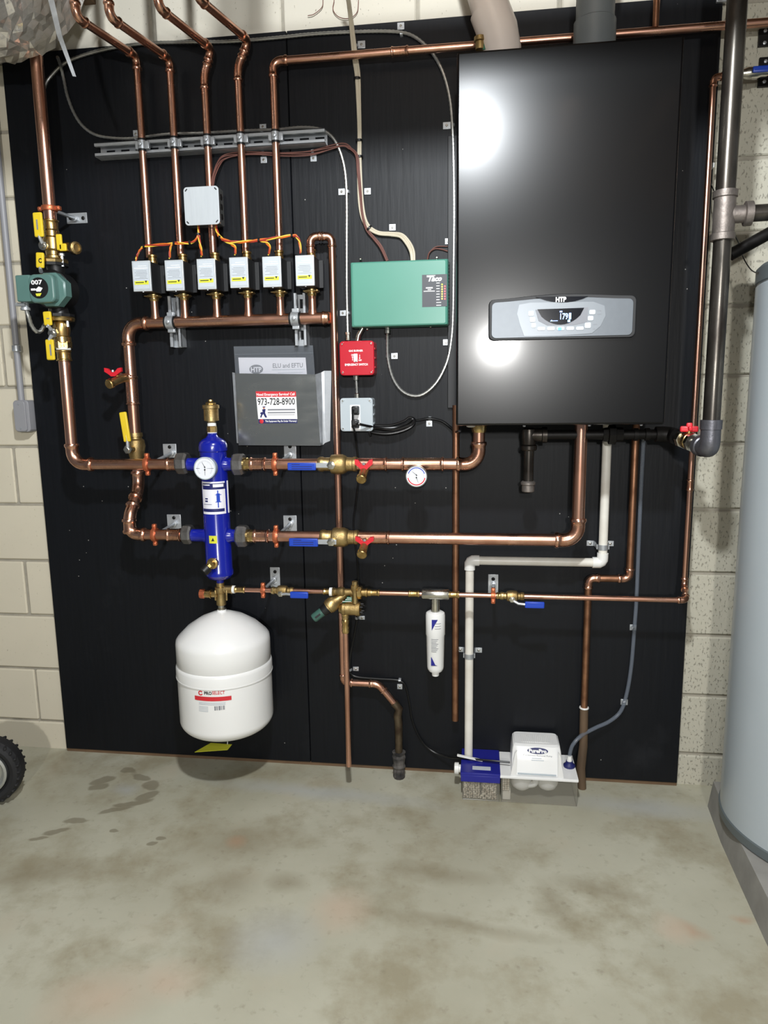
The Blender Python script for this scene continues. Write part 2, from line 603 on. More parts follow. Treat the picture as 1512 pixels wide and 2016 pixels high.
# ---- shapes measured off the photograph
X_, Z_, OUT = Vector((1, 0, 0)), Vector((0, 0, 1)), Vector((0, -1, 0))
def lp(d, rows, g=None, seg=20, phase=0.0):
    """solid of revolution: rows of (px, py, half width px) at standoff d, axis first row -> last row"""
    g = g or G()
    P = [at(x, y, d) for x, y, _ in rows]
    ax = (P[-1] - P[0]).normalized()
    prof = [((p - P[0]).dot(ax), hw * mpp(p)) for p, (_, _, hw) in zip(P, rows)]
    return g.lathe(P[0], ax, prof, seg, True, phase)
def rect(x0, y0, x1, y1, d):
    cx, cy = (x0 + x1) / 2, (y0 + y1) / 2
    c = at(cx, cy, d)
    w = (at(x1, cy, d) - at(x0, cy, d)).x
    h = (at(cx, y0, d) - at(cx, y1, d)).z
    return c, w, h
def wbox(x0, y0, x1, y1, d0, d1, bev=0.003, g=None):
    """box whose FRONT face (at standoff d1) covers these pixels, reaching back to d0"""
    c, w, h = rect(x0, y0, x1, y1, d1)
    return (g or G()).box((c.x, -(d0 + d1) / 2, c.z), (w, d1 - d0, h), bev)
def plate(x0, y0, x1, y1, d, t=0.0006, r=0.0, g=None):
    c, w, h = rect(x0, y0, x1, y1, d)
    poly = rrect(w, h, max(1e-4, min(r, w * 0.49, h * 0.49))) if r else [(w / 2, h / 2), (-w / 2, h / 2), (-w / 2, -h / 2), (w / 2, -h / 2)]
    return (g or G()).prism(poly, c, X_, Z_, OUT, t)
def polyplate(pts, d, t=0.0006, g=None):
    P = [at(x, y, d) for x, y in pts]
    o = P[0].copy()
    return (g or G()).prism([((p - o).x, (p - o).z) for p in P], o, X_, Z_, OUT, t)
def disc(px, py, hw, d, t, g=None, seg=24):
    c = at(px, py, d)
    r = hw * mpp(c)
    return (g or G()).lathe(c, OUT, [(0, r), (t * 0.7, r), (t, r * 0.94)], seg)

def smooth_path(P, n=8):
    P = [Vector(p) for p in P]
    Q = [P[0] * 2 - P[1]] + P + [P[-1] * 2 - P[-2]]
    out = []
    for i in range(1, len(Q) - 2):
        a, b, c, e = Q[i - 1], Q[i], Q[i + 1], Q[i + 2]
        for k in range(n):
            t = k / n
            out.append(0.5 * ((2 * b) + (c - a) * t + (2 * a - 5 * b + 4 * c - e) * t * t + (3 * b - a - 3 * c + e) * t ** 3))
    out.append(P[-1])
    return out
def pxpath(pts, d=0.03, n=8):
    return smooth_path([at(p[0], p[1], p[2] if len(p) > 2 else d) for p in pts], n)
def resample(P, step):
    out, acc = [P[0]], 0.0
    for a, b in zip(P, P[1:]):
        L = (b - a).length
        while acc + L >= step:
            t = (step - acc) / L
            a = a + (b - a) * t
            out.append(a)
            L = (b - a).length
            acc = 0.0
        acc += L
    out.append(P[-1])
    return out

TXT = []
def text_mesh(s, bold=0.0, shear=0.0):
    cu = bpy.data.curves.new('txt', 'FONT')
    cu.body = s
    cu.size = 1.0
    cu.offset = bold
    cu.shear = shear
    cu.resolution_u = 2
    cu.extrude = 0.0
    o = bpy.data.objects.new('txt', cu)
    C.objects.link(o)
    bpy.context.view_layer.update()
    dg = bpy.context.evaluated_depsgraph_get()
    me = bpy.data.meshes.new_from_object(o.evaluated_get(dg))
    bpy.data.objects.remove(o)
    bpy.data.curves.remove(cu)
    v = [x.co.copy() for x in me.vertices]
    f = [tuple(p.vertices) for p in me.polygons]
    bpy.data.meshes.remove(me)
    x0, x1 = min(p.x for p in v), max(p.x for p in v)
    y0, y1 = min(p.y for p in v), max(p.y for p in v)
    return [((p.x - x0) / (x1 - x0), (p.y - y0) / (y1 - y0)) for p in v], f
def text(s, x0, y0, x1, y1, d, m, parent, name='lettering', bold=0.012, shear=0.0, cyl=None, g=None):
    """printed words fitted into a rectangle of the photograph at standoff d"""
    uv, f = text_mesh(s, bold, shear)
    c, w, h = rect(x0, y0, x1, y1, d)
    gg = g or G()
    b = len(gg.v)
    for u, v in uv:
        p = Vector((c.x + (u - 0.5) * w, -d, c.z + (v - 0.5) * h))
        if cyl:
            p.y = cyl[1] - math.sqrt(max(1e-8, (cyl[2] + 0.0012) ** 2 - (p.x - cyl[0]) ** 2))
        gg.v.append(p)
    gg.f.extend([tuple(b + i for i in q) for q in f])
    if g is None:
        return part(name, gg, m, parent, smooth=0)
def cylpatch(x0, y0, x1, y1, d, cyl, eps=0.0006, n=12, g=None, skew=0.0):
    """label wrapped on an upright cylinder cyl = (cx, cy, r)"""
    c, w, h = rect(x0, y0, x1, y1, d)
    g = g or G()
    b = len(g.v)
    for e in (eps, 0.0001):
        for k in range(n + 1):
            x = c.x + (k / n - 0.5) * w
            y = cyl[1] - math.sqrt(max(1e-8, (cyl[2] + e) ** 2 - (x - cyl[0]) ** 2))
            g.v.append(Vector((x, y, c.z - h / 2)))
            g.v.append(Vector((x, y, c.z + h / 2)))
    N = 2 * (n + 1)
    for k in range(n):
        i = b + 2 * k
        g.f.append((i, i + 2, i + 3, i + 1))
        g.f.append((i + N, i + N + 1, i + N + 3, i + N + 2))
    g.f.append((b, b + 1, b + N + 1, b + N))
    e = b + 2 * n
    g.f.append((e, e + N, e + N + 1, e + 1))
    return g

# ---- plumbing
def bead(g, p, ax, r, w=0.006):
    g.lathe(Vector(p) - ax * w / 2, ax, [(0, r), (w * 0.2, r * 1.13), (w * 0.5, r * 1.2), (w * 0.8, r * 1.13), (w, r)], 18, False)
def collar(parent, p, ax, r, L, m=COPPERF, name='coupling', grooves=True, mid=False):
    """press coupling centred at p"""
    ax = Vector(ax).normalized()
    R = r * 1.13
    b = min(0.0075, L * 0.2)
    prof = [(0, r), (0, R * 1.0), (b * 0.25, R * 1.12), (b * 0.6, R * 1.12), (b, R), (b * 1.5, R * 0.985)]
    q = [(L - t, rr) for t, rr in reversed(prof)]
    if mid:
        prof += [(L * 0.46, R * 0.985), (L * 0.48, R * 0.92), (L * 0.52, R * 0.92), (L * 0.54, R * 0.985)]
    g = G().lathe(Vector(p) - ax * L / 2, ax, prof + q, 20)
    return part(name, g, m, parent)
def elbow(parent, a, v, b, r, m=COPPERF, T=None, sock=None, name='elbow', fat=1.12):
    """a pressed elbow at corner v between directions to a and to b; returns cut points"""
    a, v, b = Vector(a), Vector(v), Vector(b)
    u1, u2 = (a - v).normalized(), (b - v).normalized()
    T = T if T is not None else r * 2.6
    half = math.acos(max(-1, min(1, u1.dot(u2)))) / 2
    RR = T * math.tan(half)
    S = sock if sock is not None else r * 1.5
    A, B = v + u1 * T, v + u2 * T
    bis = (u1 + u2).normalized()
    cen = v + bis * (RR / math.sin(half))
    pts, rr = [], []
    ra = r * fat
    def sock_pts(o, u, rev):
        L = [(S, r * 1.02), (S, ra * 1.08), (S * 0.86, ra * 1.17), (S * 0.66, ra * 1.17), (S * 0.5, ra * 1.02), (S * 0.25, ra)]
        L = [(o + u * t, q) for t, q in L]
        return L[::-1] if rev else L
    for p, q in sock_pts(A, u1, False):
        pts.append(p); rr.append(q)
    c1 = A - cen
    c2 = B - cen
    n = 7
    ang = c1.angle(c2)
    axis = c1.cross(c2).normalized()
    for i in range(n + 1):
        pts.append(cen + Matrix.Rotation(ang * i / n, 3, axis) @ c1)
        rr.append(ra)
    for p, q in sock_pts(B, u2, True):
        pts.append(p); rr.append(q)
    # tiny nudge so equal positions keep a tangent
    fixed = [pts[0]]
    for i in range(1, len(pts)):
        p = pts[i]
        if (p - fixed[-1]).length < 1e-5:
            p = p + (pts[min(i + 1, len(pts) - 1)] - pts[i - 1]).normalized() * 2e-5
        fixed.append(p)
    part(name, G().tube(fixed, rr, 18), m, parent)
    return A, B
def run(parent, pts, r, m=COPPER, mf=COPPERF, T=None, sock=None, name='pipe', fat=1.12, bent=()):
    """straight pipes with elbows at every inner corner"""
    pts = [Vector(p) for p in pts]
    cuts = []
    start = pts[0]
    for i in range(1, len(pts) - 1):
        A, B = elbow(parent, pts[i - 1], pts[i], pts[i + 1], r, mf, T, sock, fat=fat)
        if (A - start).length > 0.002 and (A - start).dot(pts[i] - pts[i - 1]) > 0:
            part(name, G().tube([start, A], r, 18), m, parent)
        start = B
    if (pts[-1] - start).length > 0.002:
        part(name, G().tube([start, pts[-1]], r, 18), m, parent)
def tee_branch(g, p, ax, r, L):
    g.lathe(p, ax, [(0, r * 1.35), (r * 1.15, r * 1.3), (r * 1.35, r * 1.12), (L * 0.5, r * 1.1), (L, r * 1.1)], 18)
def hexnut(g, p, ax, r, L):
    g.lathe(p, ax, [(0, r * 0.86), (L * 0.12, r), (L * 0.88, r), (L, r * 0.86)], 6, True, 0.3)

# ================================================================== the room
def fl(px, py):
    p = atz(px, py, 0)
    return p.x, p.y
blobs = []
for px, py, rx, ry, rot, k in [(205, 1535, .05, .022, 35, 'wet'), (196, 1548, .04, .025, 20, 'wet'), (255, 1517, .03, .016, 0, 'wet'), (280, 1528, .05, .018, -25, 'wet'),
        (300, 1545, .035, .03, -40, 'wet'), (290, 1565, .045, .022, 50, 'wet'), (262, 1580, .06, .018, 25, 'wet'), (228, 1594, .06, .014, 30, 'wet'),
        (150, 1616, .045, .014, 12, 'wet'), (110, 1637, .05, .012, 28, 'wet'), (70, 1652, .03, .010, 30, 'wet'), (300, 1660, .02, .010, 20, 'wet'), (225, 1636, .016, .012, 0, 'wet'), (320, 1650, .018, .010, 10, 'wet'),
        (70, 1720, .26, .07, 15, 'damp'), (480, 1655, .20, .13, 20, 'damp'), (450, 1740, .10, .10, 40, 'damp'), (560, 1735, .08, .05, 0, 'damp'), (860, 1720, .22, .05, -4, 'damp'), (1090, 1780, .06, .12, 10, 'damp'), (1180, 1750, .16, .05, -10, 'damp'), (900, 1820, .30, .03, -4, 'damp'),
        (465, 1655, .035, .035, 0, 'rust'), (1365, 1830, .05, .03, -40, 'rust'), (1465, 1812, .03, .02, 0, 'rust'),
        (200, 1960, .16, .10, 20, 'pink'), (330, 1930, .10, .07, 0, 'pink'), (670, 1790, .10, .10, 0, 'pink'), (1330, 1830, .05, .07, 30, 'pink'),
        (250, 1552, .06, .05, 0, 'pale'), (620, 1560, .5, .05, -4, 'pale'), (1270, 1590, .35, .07, -4, 'pale'), (540, 1850, .14, .12, 0, 'pale')]:
    blobs.append((*fl(px, py), rx, ry, rot, k))
FLOOR = floor_mat(blobs)
o = struct('floor', G().box((1.1, -1.9, -0.05), (5.6, 4.4, 0.1)), FLOOR)
o.location = (0, 0, 0)
o.data.transform(Matrix.Translation((1.1, -1.9, -0.05)))

wall = struct('wall_back', G().box((1.1, 0.107, 1.36), (5.6, 0.2, 2.72)), MORTAR)
BW, BH, J = 0.3967, 0.1937, 0.0095
Z0 = 0.1066
def block_mesh(w, h):
    me = mesh_of(G().box((0, 0, 0), (w, 0.05, h), 0.004, seg=1), 0, 'block')
    return me
bcache = {}
for n in range(-1, 12):
    za = Z0 + 0.2032 * n
    zb = za + 0.2032
    if n == -1:
        za = 0.0 - J
    if n == 11:
        zb = 2.55
    off = -0.1103 if n % 2 == 0 else -0.1103 + 0.2032
    k0 = -4
    for k in range(k0, 10):
        xa = off + 0.4064 * k
        xb = xa + 0.4064
        if xa < -1.6 or xb > 3.8:
            continue
        if xa > 0.06 and xb < 2.10 and zb < 2.33:
            continue                                   # wholly behind the plywood
        m = BLK_T if n >= 11 else (BLK_L if xb < 1 else BLK_R)
        key = (round(zb - za, 3), m.name)
        if key not in bcache:
            me = block_mesh(BW, zb - za - J)
            me.materials.append(m)
            bcache[key] = me
        b = bpy.data.objects.new('block', bcache[key])
        C.objects.link(b)
        b.parent = wall
        b.location = Vector(((xa + xb) / 2 + random.uniform(-.0015, .0015), 0.025 + random.uniform(-.0012, .0012), (za + zb) / 2)) - Vector(wall.location)
struct('ceiling', G().box((1.1, -1.9, 2.74), (5.6, 4.4, 0.04)), CEIL)
jo = bpy.data.objects.new('trim_1', None)
jg = G().box((1.1, -1.9, 2.71), (5.6, 0.04, 0.02))
jo = struct('trim_1', jg, WOOD)
for x in (-1.3, -.9, -.5, -.1, .3, .7, 1.1, 1.9, 2.3, 2.7, 3.1, 3.5):
    part('joist', G().box((x, -1.9, 2.60), (0.038, 4.2, 0.235), 0.002, seg=1), WOOD, jo, smooth=0)
# unseen box hung under the joists like a duct, added to shade upper plywood
tr2 = struct('shade_box', G().box((2.08, -0.92, 2.312), (2.82, 0.22, 0.146)), CONC)
for x in (1.1, 1.9, 2.7, 3.1):
    part('strap', G().box((x, -.92, 2.436), (.03, .002, .105), .0005, seg=1).box((x, -.80, 2.436), (.03, .002, .11), .0005, seg=1), STEEL, tr2)
# pad under the water heater
pad = [(2.218, -0.125), (3.2, -0.125), (3.2, -1.6), (2.165, -1.6), (2.172, -1.0), (2.18, -0.68), (2.199, -0.31)]
g = G().ring_skin([[Vector((x, y, 0.0)) for x, y in pad], [Vector((x + (0.012 if x < 3 else 0), y, 0.085)) for x, y in pad]])
single('concrete_pad', g, CONC, 'low grey concrete pad on the floor under the white water heater', 'slab', smooth=0)

# ================================================================== plywood backing
DB = 0.018
XL, XS, XR, ZT = -0.001, 0.922, 2.154, 2.355
for a, b, lab in ((XL, XS - 0.0012, 'narrower left sheet of black painted plywood behind the six zone pipes'), (XS + 0.0012, XR, 'wider right sheet of black painted plywood behind the boiler')):
    single('plywood_sheet', G().box(((a + b) / 2, -DB / 2, (ZT + 0.012) / 2), (b - a, DB, ZT - 0.012), 0.0015, seg=1), BOARD, lab, 'plywood', 'black plywood backing sheets')

struct('trim_3', G().box(((XL + XR) / 2, -.0075, .006), (XR - XL, .013, .0118)), WOOD)

# ================================================================== boiler
BD = 0.36
bz1 = (at(902, 97, BD).z + at(1345, 72, BD).z) / 2
bz0 = (at(895, 838, BD).z + at(1312, 836, BD).z) / 2
bx0 = (at(902, 97, BD).x + at(895, 838, BD).x) / 2
bx1 = (at(1345, 72, BD).x + at(1312, 836, BD).x) / 2
bcx, bcz = (bx0 + bx1) / 2, (bz0 + bz1) / 2
boiler = thing('wall_boiler', 'large black wall-hung boiler with a silver control panel on its front', 'boiler', (bcx, -0.02, bz0))
part('casing', G().box((bcx, -(0.03 + 0.315) / 2, bcz), (bx1 - bx0 - 0.012, 0.285, bz1 - bz0 - 0.014), 0.006), BLACKE, boiler)
part('front_cover', G().box((bcx, -(0.318 + BD) / 2, bcz), (bx1 - bx0, BD - 0.318, bz1 - bz0), 0.006, seg=2), BLACKE, boiler)
part('mounting_plate', G().box((bcx - 0.012, -0.0245, bcz - 0.02), (bx1 - bx0 + 0.05, 0.011, bz1 - bz0 - 0.12), 0.002), BLACKM, boiler)
for px in (1032, 1160, 1262):
    c = at(px, 845, 0.33)
    part('screw', G().lathe((c.x, -0.33, bz0 - 0.001), (0, 0, -1), [(0, 0.004), (0.003, 0.004), (0.004, 0.002)], 10), STEEL, boiler)
for px, py in ((945, 94), (1054, 86), (1302, 70)):
    c = at(px, py, 0.31)
    part('screw', G().lathe((c.x, -0.31, bz1 - 0.006), Z_, [(0, 0.005), (0.012, 0.005), (0.014, 0.003)], 10), STEEL, boiler)
# control panel
def panel_outline(x0, x1, y0, y1, d, arch, r, n=10):
    c, w, h = rect(x0, y0, x1, y1, d)
    pts = []
    base = rrect(w, h, r, 4)
    out = []
    for i, (x, y) in enumerate(base):
        out.append((x, y))
        if i == 4:
            for k in range(1, n):
                t = k / n
                xx = (w / 2 - r) * (1 - 2 * t)
                out.append((xx, h / 2 + arch * (math.sin(math.pi * t) ** 1.5)))
    return out, c
po, pc = panel_outline(960, 1249, 587, 668, BD, 0.0095, 0.013)
pan = part('control_panel', G().prism(po, pc, X_, Z_, OUT, 0.012, 0.003), BLACKM, boiler)
po, pc = panel_outline(966, 1244, 592, 663, BD + 0.0121, 0.0085, 0.011)
part('fascia', G().prism(po, pc, X_, Z_, OUT, 0.0022, 0.001), PANEL, pan)
D1 = BD + 0.0144
raised = [(1022, 600), (1044, 596), (1168, 594), (1190, 602), (1192, 622), (1182, 642), (1165, 656), (1100, 661), (1032, 662), (1024, 640), (1018, 618)]
part('keypad', polyplate(raised, D1, 0.0016), PANEL2, pan)
D2 = D1 + 0.0017
crest = [(1054, 584.5), (1158, 583.5)] + [(1158 - 104 * t, 583.5 + 12.5 * math.sin(math.pi * t) ** 0.8) for t in [k / 10 for k in range(1, 10)]]
part('crest', polyplate(crest, D1, 0.0022), LCDM, pan)
text('HTP', 1094, 584.5, 1115, 594.5, D1 + 0.0026, WHITE, pan, bold=0.05)
lcd = [(1058, 609), (1150, 606)] + [(1150 - 92 * t, 606.5 + 3 * t + 31 * math.sin(math.pi * t) ** 0.6) for t in [k / 12 for k in range(1, 12)]]
part('bezel', polyplate([(1054, 610), (1158, 605), (1156, 634), (1130, 640), (1078, 641), (1060, 632)], D2, 0.0008), GREYT, pan)
part('display', polyplate(lcd, D2 + 0.0008, 0.0010), LCDM, pan)
D3 = D2 + 0.0022
text('179', 1103, 616.5, 1118.5, 629, D3, LCDT, pan, 'display_digits', 0.02)
g = plate(1120, 616, 1124.5, 628.5, D3, 0.0004)
plate(1117.5, 629.5, 1122.5, 634, D3, 0.0004, g=g)
plate(1102, 612, 1107, 615, D3, 0.0004, g=g)
plate(1087, 631, 1098, 632.2, D3, 0.0004, g=g)
polyplate([(1083, 632.5), (1086, 629.5), (1088, 632.5)], D3, 0.0004, g=g)
part('display_icons', g, LCDT, pan)
for (a, b, c_, d_) in [(1040, 612, 1051, 622), (1043, 624, 1054, 634), (1046, 636, 1055, 645), (1160, 610, 1172, 619), (1157, 622, 1168, 631), (1151, 635, 1163, 646)] + [(1058 + 19 * i, 643.5 - 0.2 * i, 1073 + 19 * i, 650.5 - 0.2 * i) for i in range(5)]:
    part('button', plate(a, b, c_, d_, D2, 0.0018, 0.003), LITHTXT, pan)
part('lit_button', plate(1098.5, 644.5, 1105.5, 650, D2 + 0.0019, 0.0006, 0.002), LEDB, pan)
g = G()
for (a, b, c_, d_) in [(1176, 611, 1183, 612), (1183, 611, 1184, 619), (1176, 618, 1183, 619), (1168, 638, 1176, 639), (1167, 647, 1172, 648)]:
    plate(a, b, c_, d_, D2, 0.0004, g=g)
part('panel_marks', g, GREYT, pan)

# vents and copper behind the boiler top
v = thing('vent_pipe', 'cream white plastic vent pipe leaning out of the boiler top', 'pipe', at(985, 92, 0.2))
Pq = [at(988, 100, 0.2), at(980, 62, 0.2), at(966, 28, 0.2), at(950, -30, 0.2), at(930, -110, 0.2)]
rv = 36 * mpp(Pq[2])
part('pipe', G().tube([Pq[2], Pq[3], Pq[4]], rv * 0.97, 28), PVCV, v)
part('elbow', G().tube([Pq[0] - Z_ * .05, Pq[0], Pq[1], Pq[1] + (Pq[2] - Pq[1]) * .25, Pq[2] + (Pq[3] - Pq[2]) * .12, Pq[2] + (Pq[3] - Pq[2]) * .13], [rv * 1.06, rv * 1.06, rv * 1.1, rv * 1.1, rv * 1.1, rv * 0.98], 28), PVCV, v)
v = thing('vent_pipe', 'dark grey plastic vent pipe rising straight from the boiler top', 'pipe', at(1170, 85, 0.2))
a, b = at(1170, 82, 0.2), at(1171, -60, 0.2)
b.x = a.x
rg = 37 * mpp(a)
part('pipe', G().tube([a + Z_ * 0.03, b + Z_ * .12], rg, 28), GREYV, v)
part('collar', G().lathe(a - Z_ * 0.04, Z_, [(0, rg * 1.1), (0.085, rg * 1.1), (0.088, rg * 1.01)], 28), GREYV, v)
g = G().lathe(at(945, 98, .22), Z_, [(0, .012), (.018, .012), (.02, .016), (.03, .016), (.034, .008)], 12)
v = thing('relief_valve', 'small relief valve with a green tag on the boiler top left corner', 'valve', at(945, 98, .22))
part('body', g, BRASSD, v)
part('tag', polyplate([(950, 98), (956, 74), (968, 86), (974, 97)], .225, .002), GRNT, v)
part('lever', G().box(at(943, 74, .22), (.02, .01, .004), .001), STEEL, v)

# ================================================================== copper helper
r34, r1, r114, r12 = 0.0111, 0.0143, 0.0175, 0.0079
DZ = 0.072                                            # zone pipes on the strut
zone = [
    ([(140, -14), (150, 33), (266, 118), (272, 170), (296, 503)], 'leftmost'),
    ([(183, -20), (218, 33), (330, 122), (337, 175), (358, 502)], 'second from the left'),
    (None, 'third from the left'), (None, 'fourth from the left')]
def vert(px0, py0, px1, py1, d):
    a, b = at(px0, py0, d), at(px1, py1, d)
    x = (a.x + b.x) / 2
    return Vector((x, -d, a.z)), Vector((x, -d, b.z))
ZX = []
def zpipe(topcorner, bottom, far, up, label, offset=None):
    t = thing('copper_pipe', label, 'pipe', at(*bottom, DZ), 'copper zone pipes above the valves')
    b = at(*bottom, DZ)
    k = at(*topcorner, DZ)
    if offset is None:
        k.x = b.x + (k.x - b.x) * 0.5
        b.x = k.x
        z = k.z
        f = atz(*far, z)
        pts = [b, k, f]
    else:
        k2 = at(*offset, DZ)
        b.x = k2.x
        z = k.z
        f = atz(*far, z)
        pts = [b, k2, k, f]
    ZX.append(b.x)
    if up:
        u = f + Vector((0.0, 0.0, 0.42))
        pts.append(u)
    else:
        pts[-1] = f + (f - pts[-2]).normalized() * 0.25
    run(t, pts, r34, T=0.02, sock=0.016)
    return t
zpipe((266, 112), (297, 508), (150, 33), True, 'copper pipe rising from the leftmost of the six silver zone valves')
zpipe((331, 117), (359, 506), (216, 33), True, 'copper pipe rising from the second zone valve from the left')
zpipe((416, 96), (421, 506), (312, 14), True, 'copper pipe passing behind the square steel junction box', (402, 150))
zpipe((489, 80), (486, 503), (388, -6), True, 'copper pipe rising from the fourth zone valve, kinked at its top', (468, 134))
# fifth: long horizontal run behind the boiler
t = thing('copper_pipe', 'copper pipe from the fifth zone valve running along behind the boiler top', 'pipe', at(550, 500, DZ), 'copper zone pipes above the valves')
b5, k5 = at(550, 500, DZ), at(538, 121, DZ)
b5.x = k5.x = (b5.x + k5.x) / 2
ZX.append(b5.x)
e5 = at(1600, 38, DZ)
e5.z = k5.z + (e5.z - k5.z) * 0.5
k5.z = e5.z = (k5.z + at(1200, 68, DZ).z) / 2
run(t, [b5, k5, e5], r34, T=0.024, sock=0.02)
c5 = at(787, 102, DZ); c5.z = k5.z
collar(t, c5, X_, r34, 0.05, mid=False)
c5 = at(1290, 62, DZ); c5.z = k5.z
t = thing('copper_riser', 'reddish copper riser at the top edge right of the grey vent', 'pipe', c5)
part('pipe', G().tube([c5 + Z_ * .008, c5 + Z_ * .35], r34 * .8, 16), COPPERD, t)

# manifold -----------------------------------------------------------
DM = 0.080
zm = at(450, 631.5, DM).z
mx0, mx1 = at(254, 640, DM).x, at(648, 627, DM).x
man = thing('copper_manifold', 'thick horizontal copper manifold below the six zone valves', 'manifold', (mx0, -DM, zm))
vx = [at(x, y, DM).x for x, y in ((305, 610), (364, 607), (427, 605), (489, 603), (552, 601), (615, 598))]
part('pipe', G().tube([(mx0 + .07, -DM, zm), (mx1 - .004, -DM, zm)], r114, 22), COPPER, man)
part('end_cap', G().lathe((mx1 - .022, -DM, zm), X_, [(0, r114 * 1.02), (.003, r114 * 1.2), (.009, r114 * 1.2), (.012, r114 * 1.08), (.022, r114 * 1.08), (.026, r114 * .9)], 20), COPPERF, man)
zstub = [at(305, 588, DM).z, at(364, 587, DM).z, at(427, 583, DM).z, at(489, 583, DM).z, at(552, 580, DM).z, at(615, 578, DM).z]
zs_ = sum(zstub) / 6
for x in vx:
    g = G()
    g.lathe((x, -DM, zm + r114 * .6), Z_, [(0, r34 * 1.45), (.008, r34 * 1.25), (.016, r34 * 1.08), (zs_ - zm - r114 * .6 + .012, r34 * 1.04)], 18)
    part('outlet', g, COPPER, man)
# drop pipe from the manifold's left end
vx0 = at(257, 758, DM).x
zelb = zm
z_a = at(272, 962, DM).z
pA = Vector((vx0, -DM, zm))
xb = at(272, 955, DM).x
vx0 = (at(251, 659, DM).x + at(265, 838, DM).x + at(272, 925, DM).x) / 3
pA.x = vx0
DS = 0.17
zr = at(480, 1055, DS).z
zsup = at(540, 914, DS).z
pB = Vector((vx0, -DM, at(272, 958, DM).z))
pC = at(254, 1018, DS)
pD = Vector((pC.x, -DS, zr))
xun = at(352, 1052, DS).x
t = thing('return_drop_pipe', 'copper drop pipe from the manifold to the lower port of the blue separator', 'pipe', pB)
elbow(man, (mx0 + .5, -DM, zm), pA, (vx0, -DM, zm - 1), r114, T=0.045, sock=0.024)
part('pipe', G().tube([pA + X_ * .045, (mx0 + .08, -DM, zm)], r114 * 1.01, 22), COPPER, man)
run(t, [pA - Z_ * .045, pB, pC, pD, Vector((xun + .01, -DS, zr))], r114, T=0.028, sock=0.024)
ztee = at(262, 770, DM).z
collar(t, (vx0, -DM, ztee + .002), Z_, r114, 0.092, name='tee')
c = at(232, 744, 0.125)
g = G()
tee_branch(g, (vx0, -DM, at(258, 743, DM).z), Vector((-.55, -1, 0)).normalized(), r34 * 1.1, 0.036)
part('tee_branch', g, COPPERF, t)
collar(t, (xun - .014, -DS, zr), X_, r114, 0.046)

def union(px0, px1, py, hp, label, d=DS):
    a, b = at(px0, py, d), at(px1, py, d)
    z = (a.z + b.z) / 2
    t = thing('union_nut', label, 'pipe fitting', a, 'hexagonal union nuts on the separator')
    L = b.x - a.x
    r = hp * mpp(a)
    part('nut', G().lathe((a.x, -d, z), X_, [(0, r * .9), (L * .15, r), (L * .8, r), (L, r * .88)], 8, True, 0.39), CAST, t, smooth=20)
    return t

# blue separator --------------------------------------------------------
sx = (at(419, 880, DS).x + at(433, 1130, DS).x) / 2
def zrow(px, py, d=DS):
    return at(px, py, d).z
sep = thing('hydraulic_separator', 'tall royal blue steel separator with a round gauge standing amid four pipes', 'separator', (sx, -DS, zrow(434, 1150)))
ms = mpp(at(428, 1000, DS))
prof = [(zrow(434, 1152), .0115), (zrow(434, 1141), .0115), (zrow(434, 1140), .022), (zrow(433, 1136), .036), (zrow(433, 1130), .0435), (zrow(432, 1122), .0435), (zrow(432, 1119), .041),
        (zrow(421, 889), .041), (zrow(421, 887), .0435), (zrow(420, 876), .0435), (zrow(420, 870), .0405), (zrow(420, 865), .032), (zrow(419, 861), .020), (zrow(419, 856), .0145), (zrow(418, 852), .0145)]
g = G().lathe((sx, -DS, 0), Z_, prof, 36)
part('tank', g, BLUE, sep)
zs2 = zrow(425, 915)
SUPZ = zsup
for z_, nm in ((SUPZ, 'upper'), (zr, 'lower')):
    g = G()
    xa, xb2 = at(368, 912, DS).x, at(465, 912, DS).x
    if z_ == zr:
        xa, xb2 = at(376, 1052, DS).x, at(470, 1054, DS).x
    g.lathe((sx, -DS, z_), (-1, 0, 0), [(.02, .024), (.040, .024), (.046, .0205), (sx - xa - .006, .0195), (sx - xa, .0225)], 22)
    part('port', g, BLUE, sep)
    g = G().lathe((sx, -DS, z_), (1, 0, 0), [(.02, .024), (.040, .024), (.046, .0205), (xb2 - sx - .006, .0195), (xb2 - sx, .0225)], 22)
    part('port', g, BLUE, sep)
cyl = (sx, -DS, .041)
df = DS + .041
lab = part('label', cylpatch(396, 949, 441, 1013, df, cyl), PAPER, sep, 'white and navy paper label wrapped on the blue tank')
g = cylpatch(397, 952, 438, 964, df, cyl, .0010)
cylpatch(398, 1002, 438, 1008, df, cyl, .0010, g=g)
part('label_band', g, NAVY, lab)
g = cylpatch(419, 953.5, 435.5, 959.5, df, cyl, .0014)
cylpatch(398, 954, 413, 956, df, cyl, .0014, 6, g=g)
part('label_emblem', g, PAPER, lab)
g = cylpatch(403, 981, 409, 983.5, df, cyl, .0010, 4)
cylpatch(403, 985.5, 409, 988.5, df, cyl, .0010, 4, g=g)
cylpatch(400, 993, 417, 993.8, df, cyl, .0010, 4, g=g)
part('label_print', g, NAVY, lab)
g = cylpatch(425.5, 972, 431, 988, df, cyl, .0010, 3)
cylpatch(427.2, 966, 429, 1000, df, cyl, .0009, 3, g=g)
cylpatch(423, 974, 433, 975.2, df, cyl, .0009, 3, g=g)
cylpatch(424, 988, 433, 989.5, df, cyl, .0009, 3, g=g)
part('label_picture', g, BLUEH, lab)
st = part('warning_sticker', cylpatch(411.5, 1055, 427, 1070, df, cyl, .0008, 5), YELS, sep, 'small square yellow warning sticker')
g = G()
polyplate([(416, 1065.5), (419, 1059), (422, 1065.5)], df + .001, .0003, g=g)
part('warning_mark', g, BLACKT, st)
